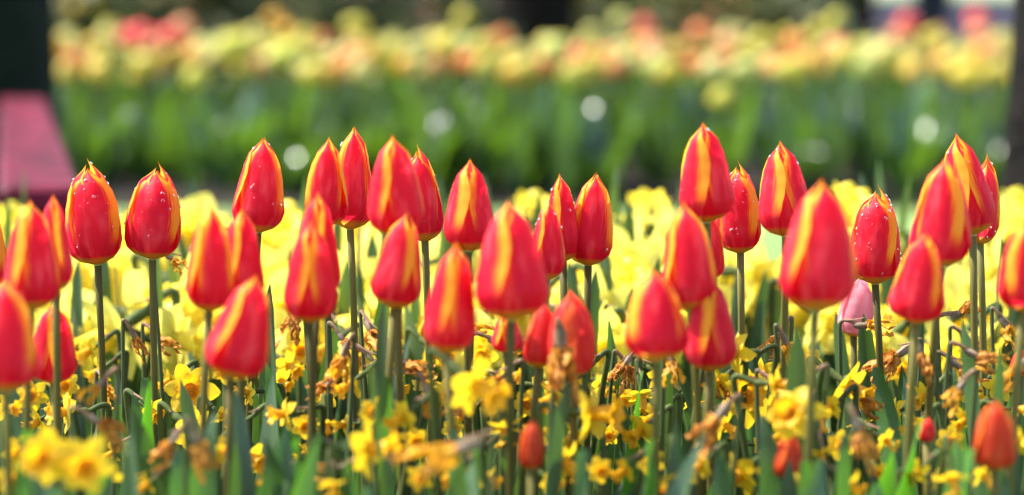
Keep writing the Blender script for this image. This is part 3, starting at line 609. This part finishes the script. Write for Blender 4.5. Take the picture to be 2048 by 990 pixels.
# withered daffodils: hooked drying stem, brown shrivelled petals hanging
def wither_mesh(rr):
    b = MB(); n = rr.choice((4, 5, 6))
    b.tube([(0, 0, -.014), (0, 0, -.009), (0, 0, -.003), (0, 0, .004)], [.002, .0038, .0032, .0024], 8, 1)
    for i in range(n):
        a = i * 6.28 / n + rr.uniform(-.3, .3); L = rr.uniform(.014, .036); ph = rr.uniform(0, 20); w0 = rr.uniform(.0025, .0065); out = rr.uniform(.15, .75)
        def f(u, v, a=a, L=L, ph=ph, w0=w0, out=out):
            wv = w0 * (1 - .75 * v) * (1 + .5 * noise.noise((ph, v * 4, 1)))
            x = (u * 2 - 1) * wv; r = .0025 + out * L * math.sin(v * 1.6) * .6 + .0045 * noise.noise((v * 5 + ph, u * 2, 3)); 
            aa = a + 1.0 * noise.noise((ph, v * 2.5, 7))
            zz = v * L + .003 * noise.noise((ph + u * 3, v * 6, 9)); cr = .0022 * math.sin(u * 9 + v * 6 + ph)
            return ((r + cr) * math.cos(aa) - x * math.sin(aa), (r + cr) * math.sin(aa) + x * math.cos(aa), zz)
        b.grid(f, 5, 9, 0)
    return b
WV = [wither_mesh(random.Random(500 + k)).mesh('withered_flower', [M['wither'] if k % 3 else M['wither_gold'], M['dry_stem']]) for k in range(9)]
WITHER = [
 (222, 790, 46, 1.75, (.3, -.4)), (279, 695, 46, 1.76, (.4, -.8)), (226, 862, 66, 1.44, (.7, -.4)), (180, 790, 52, 1.46, (-.5, -.5)), (404, 922, 76, 1.35, (.3, -1)), (325, 912, 66, 1.40, (-.5, -.7)), (360, 530, 40, 1.78, (.6, -.4)), (330, 690, 46, 1.80, (.7, -.6)),
 (581, 660, 66, 1.80, (-.3, -1)), (674, 742, 66, 1.58, (-.4, -1)), (764, 738, 50, 1.64, (.7, -.6)), (835, 742, 56, 1.62, (.8, -.4)), (862, 924, 120, 1.30, (-.8, -.3)), (633, 782, 46, 1.60, (-.8, -.4)), (650, 942, 50, 1.42, (-.9, -.2)), (862, 815, 56, 1.52, (.3, -1)), (754, 690, 70, 1.76, (.3, -.6)), (915, 820, 50, 1.50, (-.6, -.5)),
 (960, 660, 56, 1.72, (.7, -.3)), (1234, 748, 54, 1.75, (-.5, -.6)), (1266, 752, 42, 1.76, (.5, -.8)), (1347, 750, 60, 1.58, (.2, -1)), (1128, 745, 104, 1.47, (.1, -1)), (1408, 870, 90, 1.44, (-.6, -.7)), (1025, 690, 54, 1.66, (.9, -.2)), (1430, 780, 50, 1.64, (.3, -1)),
 (1730, 898, 76, 1.38, (.3, -1)), (1584, 712, 54, 1.64, (.4, -.9)), (1548, 692, 50, 1.72, (-.4, -.8)), (1766, 732, 76, 1.73, (-.7, -.5)), (1764, 648, 62, 1.75, (.9, .1)), (1960, 700, 54, 1.82, (.7, -.6)), (1942, 612, 50, 1.70, (.8, .5)), (2024, 676, 56, 1.78, (.5, -.9)), (1944, 752, 60, 1.64, (.7, -.5)), (1985, 726, 66, 1.58, (.9, -.4)), (2022, 752, 60, 1.52, (-.7, -.6)), (1847, 738, 66, 1.55, (.2, -1)), (1738, 812, 54, 1.62, (.5, -.7)), (1566, 790, 46, 1.58, (.6, -.6)), (1600, 775, 40, 1.5, (-.6, -.5)), (700, 700, 50, 1.66, (.6, -.8)), (1900, 800, 56, 1.5, (-.6, -.7)), (990, 770, 46, 1.56, (-.6, -.6)),
]
for i, (x, y, px, d, (fr, fu)) in enumerate(WITHER):
    rr = random.Random(700 + i); P = at(x, y, d); z = Vector((fr, rr.uniform(-.5, .1), fu)).normalized(); s = (px * d / FPX) / .030
    g = Vector((P.x - z.x * .025 + rr.uniform(-.02, .02), P.y + rr.uniform(-.01, .03), .03)); root = empty('withered_daffodil', g)
    st = P - z * .014 * s
    wf = obj('withered_flower', WV[i % 9], root, st - g); wf.rotation_euler = face_matrix(z, rr.uniform(0, 6)).to_euler(); wf.scale = (s, s, s)
    pts = hook_path(Vector((0, 0, -.02)), st - g - z * .008 * s, z, rr, .007)
    obj('stem', MB().tube(pts, [.0016 - .0006 * i2 / len(pts) for i2 in range(len(pts))], 8).mesh('stem', M['drying_neck']), root)
    so_ = obj('sheath', rr.choice(SP), root, pts[-12]); so_.rotation_euler = face_matrix((pts[-8] - pts[-12]).normalized(), rr.uniform(0, 6)).to_euler(); so_.scale = (.5, .5, .5)
    add_leaves(root, DLS, rr.choice((2, 2, 3)), rr, .8, 1.05, .02)
    LABELQ.append((root, 'wither', (fr, fu, .3), P, px))

# leafy daffodil clumps without a bloom
k = 0
while k < 46:
    x = rnd.uniform(-.62, .62); y = rnd.uniform(1.35, 2.35)
    if abs(x) > .19 * y + .05: continue
    root = empty('leaf_clump', (x, y, .03)); add_leaves(root, DL if rnd.random() < .7 else TL, rnd.choice((4, 5, 6)), rnd, .8, 1.05, .03)
    LABELQ.append((root, 'clump', (0, 0, 1), Vector((x, y, .26)), 0)); k += 1

# ------------------------------------------------------------------ far bed: many tulips and their leaves, out of focus
FARF = []
for k in range(4):
    rr = random.Random(900 + k); b = MB()
    for i in range(6):
        petal_grid(b, R(120 * (i % 3) + (0 if i < 3 else 60)), rr.uniform(.86, 1), R(60), .03 if i < 3 else -.04, 1, rr.uniform(-.2, .2), 2.2, rr, 6, 9, 0, .12 + .2 * k)
    FARF.append(b.mesh('flower', M['far_petal']))
FARL = []
for k in range(8):
    rr = random.Random(950 + k); b = MB(); n = rr.choice((4, 5, 6))
    for i in range(n):
        a = i * 6.28 / n + rr.uniform(-.4, .4); L = rr.uniform(.20, .33); ln = rr.uniform(.1, .45); dv = Vector((math.cos(a), math.sin(a), 0))
        leaf_into(b, dv * .01, dv * (.02 + ln * .3 * L) + Vector((0, 0, L * .6)), dv * ln * L + Vector((0, 0, L * rr.uniform(.8, 1))), rr.uniform(.03, .05), 'tulip', (-dv + Vector((0, 0, .3))).normalized(), .4, rr.uniform(-.8, .8), 4, 12, .07, rr.random() * 6)
    FARL.append(b.mesh('foliage', M['far_leaf']))
FARS = []
for k in range(4):
    rr = random.Random(980 + k); FARS.append(MB().tube(stem_pts(Vector((0, 0, 0)), Vector((rr.uniform(-.03, .03), rr.uniform(-.03, .03), 1)), rr, 7, .03), .0035, 6).mesh('stem', M['daff_stem']))
FARQ = []
def far_tulip(x, y, h, hue, colr, sz, where):
    root = empty('tulip', (x, y, .02)); s_ = rnd.randrange(4)
    st = obj('stem', FARS[s_], root); st.scale = (1, 1, h - sz)
    tp = FARS[s_].vertices[-1].co
    fl = obj('flower', rnd.choice(FARF), root, (tp.x, tp.y, h - sz)); w_ = sz * rnd.uniform(.85, 1.1)
    fl.scale = (w_, w_, sz); fl.rotation_euler = (rnd.uniform(-.15, .15), rnd.uniform(-.15, .15), rnd.uniform(0, 6.28)); fl.color = (*colr, 1)
    fo = obj('foliage', rnd.choice(FARL), root); s = rnd.uniform(.85, 1.15); fo.scale = (s, s, s * rnd.uniform(.9, 1.15)); fo.rotation_euler = (0, 0, rnd.uniform(0, 6.28))
    FARQ.append((root, hue, Vector((x + tp.x, y + tp.y, h - sz / 2)), where)); return root
def jit(c, a=.12): return tuple(max(0, v * rnd.uniform(1 - a, 1 + a)) for v in c)
PAL = [('yellow', (.62, .52, .055), .445), ('pale yellow', (.58, .54, .16), .31), ('golden', (.70, .40, .025), .11), ('salmon', (.70, .30, .14), .055), ('orange', (.72, .19, .04), .06), ('red', (.74, .02, .05), .02)]
def pick():
    q = rnd.random(); a = 0
    for n_, c, p_ in PAL:
        a += p_
        if q < a: return n_, c
    return PAL[0][:2]
placed = []
def poisson(x0, x1, y0, y1, rad, n, view=1.25):
    out = []; tr = 0
    while len(out) < n and tr < 40000:
        tr += 1; x = rnd.uniform(x0, x1); y = rnd.uniform(y0, y1)
        if abs(x) > .18 * y * view: continue
        if any((x - a) ** 2 + (y - b) ** 2 < rad * rad for a, b in out): continue
        out.append((x, y))
    return out
# flowers that stand out in the photograph (x, y, depth, hue) then the crowd
CL = {n_: c for n_, c, _ in PAL}; CL['crimson'] = (.75, .01, .06)
for (x, y, d, hue) in [(310, 88, 8.2, 'crimson'), (268, 90, 8.3, 'crimson'), (372, 75, 8.6, 'salmon'), (150, 135, 7.3, 'orange'), (208, 72, 8.6, 'yellow'), (535, 50, 9.2, 'golden'), (570, 75, 8.8, 'golden'), (480, 120, 7.6, 'golden'), (390, 168, 7.1, 'yellow'), (290, 140, 7.3, 'yellow'),
        (890, 135, 7.3, 'salmon'), (1075, 138, 7.2, 'orange'), (700, 140, 7.3, 'orange'), (1283, 62, 8.8, 'red'), (1290, 100, 8.0, 'salmon'), (1655, 48, 9.2, 'yellow'), (1645, 70, 8.8, 'yellow'), (1795, 55, 9.0, 'red'), (1790, 88, 8.2, 'salmon'), (1682, 108, 7.8, 'orange'), (1592, 100, 8.0, 'orange'), (1598, 140, 7.2, 'orange'),
        (1955, 45, 9.2, 'crimson'), (1960, 75, 8.6, 'salmon'), (1980, 115, 7.7, 'salmon'), (1330, 155, 7.1, 'yellow'), (1400, 75, 8.5, 'orange'), (1450, 95, 8.1, 'salmon'), (930, 45, 9.1, 'yellow'), (710, 60, 8.9, 'yellow'), (985, 90, 8.2, 'orange'), (1235, 48, 9.2, 'pale yellow'), (1450, 208, 6.95, 'yellow'), (250, 84, 7.8, 'crimson'), (285, 78, 7.7, 'crimson'), (330, 82, 7.8, 'red'), (360, 66, 7.9, 'salmon'), (305, 105, 7.5, 'salmon')]:
    P = at(x, y, d); far_tulip(P.x, P.y, P.z + .03, hue, jit(CL[hue], .06), rnd.uniform(.055, .066), 'far'); placed.append((P.x, P.y))
for (x, y) in poisson(-2.2, 2.2, 6.95, 9.6, .10, 218, 1.12):
    if any((x - a) ** 2 + (y - b) ** 2 < .06 ** 2 for a, b in placed): continue
    hue, c = pick(); h = rnd.uniform(.325, .415) if y < 7.6 else rnd.uniform(.32, .385)
    far_tulip(x, y, h, hue, jit(c), rnd.uniform(.054, .068), 'far')
# the rest of the crowd in the far bed, beyond the three hundred that show largest
FM = []
for n_, c_, p_ in PAL:
    m = M['far_petal'].copy(); m.name = 'far_petal_' + n_.replace(' ', '_'); M['fp_' + n_] = m
    nd = [q for q in m.node_tree.nodes if q.type == 'OBJECT_INFO'][0]; lk = [l for l in m.node_tree.links if l.from_node == nd][0]; so2 = lk.to_socket
    m.node_tree.links.remove(lk); so2.default_value = (*c_, 1); FM.append(m)
mb = MB()
for (x, y) in poisson(-2.1, 2.1, 7.1, 9.5, .10, 150, 1.1):
    me = rnd.choice(FARF); sz = rnd.uniform(.046, .060); h = rnd.uniform(.29, .37); q = rnd.random(); mi = 0
    for k_, (n_, c_, p_) in enumerate(PAL):
        q -= p_
        if q < 0: mi = k_; break
    T_ = Matrix.Translation((x, y, h)) @ Matrix.Rotation(rnd.uniform(0, 6.28), 4, 'Z') @ Matrix.Diagonal((sz, sz, sz, 1)); b0 = len(mb.v)
    mb.v += [T_ @ v.co for v in me.vertices]; mb.uv += [(.5, .5)] * len(me.vertices)
    for p_ in me.polygons: mb.f.append(tuple(b0 + i for i in p_.vertices)); mb.fm.append(mi)
    mb.tube([(x + rnd.uniform(-.02, .02), y, 0), (x, y, h * .5), (x, y, h)], .0035, 5, len(FM))
o = obj('tulip_crowd', mb.mesh('tulip_crowd', FM + [M['daff_stem']])); tag(o, 'dense mass of blurred yellow and salmon tulips filling the far bed', 'tulips', None, 'stuff')
# flowerless leaf clumps along the front edge of the far bed
FARW = []
for k in range(6):
    rr = random.Random(1950 + k); b = MB(); n = rr.choice((8, 9, 10))
    for i in range(n):
        a = i * 6.28 / n + rr.uniform(-.4, .4); L = rr.uniform(.16, .30); ln = rr.uniform(.25, .75); dv = Vector((math.cos(a), math.sin(a), 0))
        leaf_into(b, dv * .02, dv * (.03 + ln * .3 * L) + Vector((0, 0, L * .65)), dv * ln * L + Vector((0, 0, L * rr.uniform(.55, .95))), rr.uniform(.03, .055), 'tulip', (-dv + Vector((0, 0, .3))).normalized(), .4, rr.uniform(-.8, .8), 4, 12, .07, rr.random() * 6)
    FARW.append(b.mesh('foliage', M['far_leaf']))
FARC = []
for (x, y) in poisson(-1.6, 1.6, 7.02, 7.3, .12, 26, 1.12) + poisson(-2, 2, 7.3, 9.4, .16, 70, 1.12):
    o = obj('leaf_clump', rnd.choice(FARW), None, (x, y, .02)); s = rnd.uniform(.85, 1.2); o.scale = (s, s, s); o.rotation_euler = (0, 0, rnd.uniform(0, 6.28)); FARC.append(o)
# shrubs in the shade behind the far bed, with rust and amber blossom
def shrub(x, y, rx, h, hue, colr, seed):
    rr = random.Random(seed); root = empty('flowering_shrub', (x, y, 0)); b = MB(); cl = []
    for i in range(12):
        a = rr.uniform(0, 6.28); q = rr.uniform(.2, 1) * rx; z = h * rr.uniform(.45, .92); e = Vector((math.cos(a) * q, math.sin(a) * q, z)); cl.append(e)
        b.tube([bez(Vector((0, 0, -.02)), Vector((e.x * .3, e.y * .3, z * .6)), e, s_ / 5) for s_ in range(6)], [.012 * (1 - .12 * s_) for s_ in range(6)], 6)
    obj('branches', b.mesh('branches', M['bark']), root)
    for nm, mt_, n_, sz in (('foliage', M['shrub_leaf'], 1500, .032), ('blossom', M['far_petal'], 170, .030)):
        c = MB()
        for i in range(n_):
            e = rr.choice(cl); q = e + Vector((rr.gauss(0, .20 * rx), rr.gauss(0, .20 * rx), rr.gauss(-.05, .14 * h)))
            if q.z < .03: q.z = rr.uniform(.03, .2)
            nn = Vector((rr.gauss(0, 1), rr.gauss(0, 1), rr.gauss(0, 1) + .5)).normalized(); xx = nn.orthogonal().normalized() * sz * rr.uniform(.6, 1.2); yy = nn.cross(xx) * (1.7 if nm == 'foliage' else 1.1)
            bb = len(c.v); c.v += [q - yy, q + xx + nn * sz * .2, q + yy, q - xx + nn * sz * .2]; c.uv += [(0, 0), (1, .5), (0, 1), (0, .5)]; c.f.append((bb, bb + 1, bb + 2, bb + 3)); c.fm.append(0)
        o = obj(nm, c.mesh(nm, mt_), root); o['kind'] = 'stuff'
        if nm == 'blossom': o.color = (*colr, 1)
    return root
SHR = []
for i, x in enumerate((-3.5, -2.9, -2.35, -1.85, -1.35, -.85, -.35, .15, .62, 1.02, -3.0, -1.9, -.8, .5)):
    hue, c = (('rust', (.42, .12, .03)), ('amber', (.50, .30, .03)), ('coral', (.5, .14, .09)))[(i * 2 + i // 3) % 3]
    y = 12.9 + .5 * (i % 3) * .7 if i < 10 else 14.6
    SHR.append((shrub(x, y, .50, rnd.uniform(.53, .64), hue, c, 40 + i), hue, x, i >= 10))

# ------------------------------------------------------------------ trees
def tree(x, y, rad, height, cz, cr, nleaf, bark, label, seed, crad=1.0, lean=0.0):
    rr = random.Random(seed); root = empty('tree', (x, y, 0)); b = MB()
    def f(u, v):
        a = u * 2 * math.pi; z = v * height
        r = rad * (1 - .55 * v) * (1 + .55 * math.exp(-z / (rad * 1.2)) * .6) * (1 + .10 * noise.noise((math.cos(a) * 2.4, math.sin(a) * 2.4, z * 1.5 + seed)) + .05 * noise.noise((math.cos(a) * 9, math.sin(a) * 9, z * 3)))
        return (r * math.cos(a) + lean * z, r * math.sin(a), z - .02)
    b.grid(f, 40, 60)
    ends = []
    for i in range(9):
        z0 = height * rr.uniform(.55, .98); a = rr.uniform(0, 6.28); L = cr * rr.uniform(.6, 1.0)
        p0 = Vector((lean * z0, 0, z0)); p2 = p0 + Vector((math.cos(a) * L, math.sin(a) * L, L * rr.uniform(.3, .9))); p1 = (p0 + p2) / 2 + Vector((0, 0, L * .15))
        b.tube([bez(p0, p1, p2, s / 7) for s in range(8)], [rad * .30 * (1 - .8 * s / 7) for s in range(8)], 8); ends += [bez(p0, p1, p2, s) for s in (.5, .75, 1)]
    obj('trunk', b.mesh('trunk', bark), root)
    c = MB(); cl = [e + Vector((rr.gauss(0, .3), rr.gauss(0, .3), rr.gauss(0, .25))) * crad for e in ends for _ in range(3)]
    for i in range(nleaf):
        q = rr.choice(cl) + Vector((rr.gauss(0, .28), rr.gauss(0, .28), rr.gauss(0, .22))) * crad
        n_ = Vector((rr.gauss(0, 1), rr.gauss(0, 1), rr.gauss(0, 1) + .6)).normalized(); xx = n_.orthogonal().normalized() * rr.uniform(.03, .055); yy = n_.cross(xx) * 1.5
        bb = len(c.v); c.v += [q - yy, q + xx, q + yy, q - xx]; c.uv += [(0, 0), (1, .5), (0, 1), (0, .5)]; c.f.append((bb, bb + 1, bb + 2, bb + 3)); c.fm.append(0)
    obj('crown', c.mesh('crown', M['crown']), root)
    tag(root, label, 'tree', 'trees around the flower beds'); return root
tx = at(0, 100, 5.5)
tree(at(92, 100, 5.5).x - .19, tx.y, .20, 15, 7, 1.4, 5000, M['bark_dark'], 'black tree trunk rising behind the far end of the red bench', 1)
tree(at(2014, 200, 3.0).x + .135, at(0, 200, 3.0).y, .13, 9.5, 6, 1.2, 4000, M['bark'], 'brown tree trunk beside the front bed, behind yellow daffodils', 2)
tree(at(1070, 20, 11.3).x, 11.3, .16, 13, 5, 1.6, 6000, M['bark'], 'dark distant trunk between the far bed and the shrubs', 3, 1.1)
for i, (x_, y_, l_) in enumerate([(-5.6, 16.2, 'tree added for shade beyond the shrubs, farthest from the grey path'), (-.3, 16.3, 'tree added for shade beyond the shrubs, closest to the grey path'), (2.4, 20.5, 'tree added for shade at the grey path behind the standing person')]):  # trees added so that their crowns shade the shrubs and path
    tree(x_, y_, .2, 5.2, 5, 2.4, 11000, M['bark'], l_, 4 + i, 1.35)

# ------------------------------------------------------------------ bench: red slats on a black iron frame
zs = .345; dn, df = 2.75, 4.95
nr = at(163, 372, dn); fr_ = at(90, 200, df)
ang = math.atan2(fr_.x - nr.x, fr_.y - nr.y); Ln = (Vector((fr_.x, fr_.y)) - Vector((nr.x, nr.y))).length; zs = nr.z
ctr = (Vector((nr.x, nr.y, 0)) + Vector((fr_.x, fr_.y, 0))) / 2
rot = Matrix.Rotation(-ang, 3, 'Z'); sw = .078; gap = .03
broot = empty('bench', (ctr.x, ctr.y, 0)); broot.rotation_euler = rot.to_euler()
for i in range(5):
    obj('slat', MB().box((-sw / 2 - i * (sw + gap), 0, zs - .014), (sw, Ln, .028), bev=.005).mesh('slat', M['red_paint'], False), broot)
for yy in (-Ln / 2 + .03, Ln / 2 - .10):
    b = MB(); xc = -(5 * sw + 4 * gap) / 2
    b.box((xc, yy, zs - .052), (5 * sw + 4 * gap + .02, .05, .045), bev=.004)
    lw = 5 * sw + 4 * gap
    for lx in (-.03, -lw + .03): b.box((lx, yy, (zs - .076) / 2), (.05, .05, zs - .078), bev=.004)
    b.box((xc, yy, .14), (lw - .09, .03, .24), bev=.003)
    obj('leg_frame', b.mesh('leg_frame', M['black_metal'], False), broot)
obj('edge_strip', MB().box((-.047 - .10, -Ln / 2 - .003, zs - .034), (.2, .012, .022), bev=.002).mesh('edge_strip', M['steel'], False), broot)
tag(broot, 'wet red slatted bench with black frame, end-on beside the black trunk', 'bench')

# ------------------------------------------------------------------ person on the path, dark trousers
pr = at(1862, 20, 16.5); px0, py0 = pr.x, pr.y
proot = empty('person', (px0, py0, 0)); proot.rotation_euler = (0, 0, R(100))
def skin_mesh(name, pts, edges, rad, mat, parent, sub=2):
    me = bpy.data.meshes.new(name); me.from_pydata(pts, edges, []); me.materials.append(mat)
    o = obj(name, me, parent); sk = o.modifiers.new('skin', 'SKIN'); sk.use_smooth_shade = True
    for v, r_ in zip(me.skin_vertices[0].data, rad): v.radius = (r_, r_ * .9)
    me.skin_vertices[0].data[0].use_root = True
    ss = o.modifiers.new('sub', 'SUBSURF'); ss.levels = sub; ss.render_levels = sub; return o
bp = [(0, 0, .95), (0, 0, 1.12), (0, 0, 1.32), (0, 0, 1.46), (0, .005, 1.54), (0, -.01, 1.64), (0, -.005, 1.73)]; br = [.13, .12, .14, .09, .055, .085, .07]
be = [(i, i + 1) for i in range(6)]
def chain(st, pts, rad):
    p_ = st
    for q, r_ in zip(pts, rad): bp.append(q); br.append(r_); be.append((p_, len(bp) - 1)); p_ = len(bp) - 1
for s in (-1, 1):
    chain(0, [(s * .09, 0, .88), (s * .095, -.01, .50), (s * .095, .01, .10), (s * .10, -.06, .035), (s * .10, -.14, .03)], [.085, .058, .04, .038, .03])
    chain(3, [(s * .18, 0, 1.42), (s * .23, .01, 1.14), (s * .235, -.06, .90), (s * .235, -.08, .82)], [.055, .042, .032, .03])
body = skin_mesh('body', bp, be, br, M['skin'], proot)
skin_mesh('trousers', [(0, 0, .96), (.09, 0, .86), (.095, -.01, .50), (.095, .01, .09), (-.09, 0, .86), (-.095, -.01, .50), (-.095, .01, .09)], [(0, 1), (1, 2), (2, 3), (0, 4), (4, 5), (5, 6)], [.15, .105, .082, .068, .105, .082, .068], M['trouser'], proot)
skin_mesh('jacket', [(0, 0, .92), (0, 0, 1.12), (0, 0, 1.32), (0, 0, 1.45), (.185, 0, 1.415), (.235, .01, 1.14), (.24, -.055, .92), (-.185, 0, 1.415), (-.235, .01, 1.14), (-.24, -.055, .92)], [(0, 1), (1, 2), (2, 3), (3, 4), (4, 5), (5, 6), (3, 7), (7, 8), (8, 9)], [.17, .155, .165, .10, .075, .062, .05, .075, .062, .05], M['jacket'], proot)
hb = MB()
def hairf(u, v):
    a = u * 2 * math.pi; p_ = v * 1.75; r_ = .098
    return (r_ * math.sin(p_) * math.cos(a), .012 + r_ * 1.08 * math.sin(p_) * math.sin(a) + .012 * math.sin(p_), 1.665 + r_ * 1.15 * math.cos(p_))
hb.grid(hairf, 24, 12); obj('hair', hb.mesh('hair', M['hair']), proot)
tag(proot, 'person in dark trousers and jacket standing on the grey path beyond the beds', 'person')

# ------------------------------------------------------------------ labels that single each plant out
def nearest_anchor(x, y, keys=None):
    best = None
    for k_, (nick, ax_, ay_, d_) in ANCH.items():
        if keys and k_ not in keys: continue
        q = (ax_ - x) ** 2 + .35 * (ay_ - y) ** 2
        if best is None or q < best[0]: best = (q, k_)
    return best[1]
def face_word(f):
    r, u, t_ = f
    if t_ < 0: return 'seen from behind'
    if u > .6: return 'facing up'
    if abs(r) > .45: return ('turned ' if u > -.2 else 'nodding ') + ('right' if r > 0 else 'left')
    if u < -.5: return 'hanging down'
    return 'facing the camera'
WHAT = {'small': ('small golden daffodil', 'daffodil', 'small golden daffodils in the front bed'), 'big': ('large lemon daffodil', 'daffodil', 'large lemon daffodils behind the tulips'),
        'wither': ('withered brown daffodil', 'withered daffodil', 'withered daffodils in the front bed'), 'clump': ('clump of green leaves without a flower', 'leaf clump', 'leaf clumps in the front bed')}
class Ordinals:
    def __getitem__(s, i): return ORDS[i] if i < 10 else ('eleventh', 'twelfth', 'thirteenth', 'fourteenth', 'fifteenth', 'sixteenth', 'seventeenth', 'eighteenth', 'nineteenth', 'twentieth')[i - 10] + ' highest'
ORD = Ordinals()
ORDS = ['highest', 'second highest', 'third highest', 'fourth highest', 'fifth highest', 'sixth highest', 'seventh highest', 'eighth highest', 'ninth highest', 'tenth highest']
bk = {}
for (root, size, face, P, px) in LABELQ:
    x, y, d = project(P); ak = nearest_anchor(x, y); bk.setdefault((size, ak), []).append((y, x, root, face))
for (size, ak), lst in bk.items():
    lst.sort(key=lambda q: q[0]); what, cat, grp = WHAT[size]; nick, ax_, ay_, _ = ANCH[ak]
    for i, (y, x, root, face) in enumerate(lst):
        rel = 'below' if y > ay_ + 60 and abs(x - ax_) < 70 else ('left of' if x < ax_ - 12 else ('right of' if x > ax_ + 12 else 'at'))
        fw = '' if size == 'clump' else ' ' + face_word(face)
        o_ = '' if len(lst) == 1 else ', ' + (ORD[i] if i < len(lst) - 1 or i == 0 else 'lowest')
        if size == 'clump': lab = f"flowerless leaf clump {rel} {nick}{o_}"
        else: lab = f"{what}{fw} {rel} {nick}{o_}"
        tag(root, lab, cat, grp)
        if len(lab.split()) > 16: print('LONG', lab)
TALL = ['a', 'b', 'c', 'e', 'f', 'h', 'k', 'l', 'n', 'o', 'p', 's']
bk = {}
for (root, hue, P, where) in FARQ:
    x, y, d = project(P); ak = nearest_anchor(x, 300, TALL); bk.setdefault((where, hue, ak), []).append((y, x, root))
for (where, hue, ak), lst in bk.items():
    lst.sort(key=lambda q: q[0]); nick = ANCH[ak][0]
    for i, (y, x, root) in enumerate(lst):
        o_ = '' if len(lst) == 1 else ', ' + (ORD[i])
        tag(root, f"{hue} far-bed tulip above {nick}{o_}", 'tulip', 'tulips in the far bed')
bk = {}
for o in FARC:
    x, y, d = project(o.location); bk.setdefault((nearest_anchor(x, 300, TALL), d > 7.3), []).append((d, o))
for (ak, back), lst in bk.items():
    lst.sort(key=lambda q: q[0])
    for i, (d, o) in enumerate(lst):
        o_ = '' if len(lst) == 1 else ', ' + (ORD[i].replace(' highest', '') + ' from lawn' if i else 'nearest lawn')
        tag(o, f"flowerless {'rear' if back else 'front'} far-bed leaf clump above {ANCH[ak][0]}{o_}", 'leaf clump', 'leaf clumps in the far bed')
SHR.sort(key=lambda q: q[2]); n_ = {}
for root, hue, x, back in SHR:
    k_ = (hue, back); n_[k_] = n_.get(k_, 0) + 1
    tag(root, f"{'rear-row' if back else 'front-row'} {hue}-blossom shrub behind the far bed, {ORD[n_[k_] - 1].replace('highest', '').strip() or 'first'} from the bench side", 'shrub', 'shrubs behind the far bed')
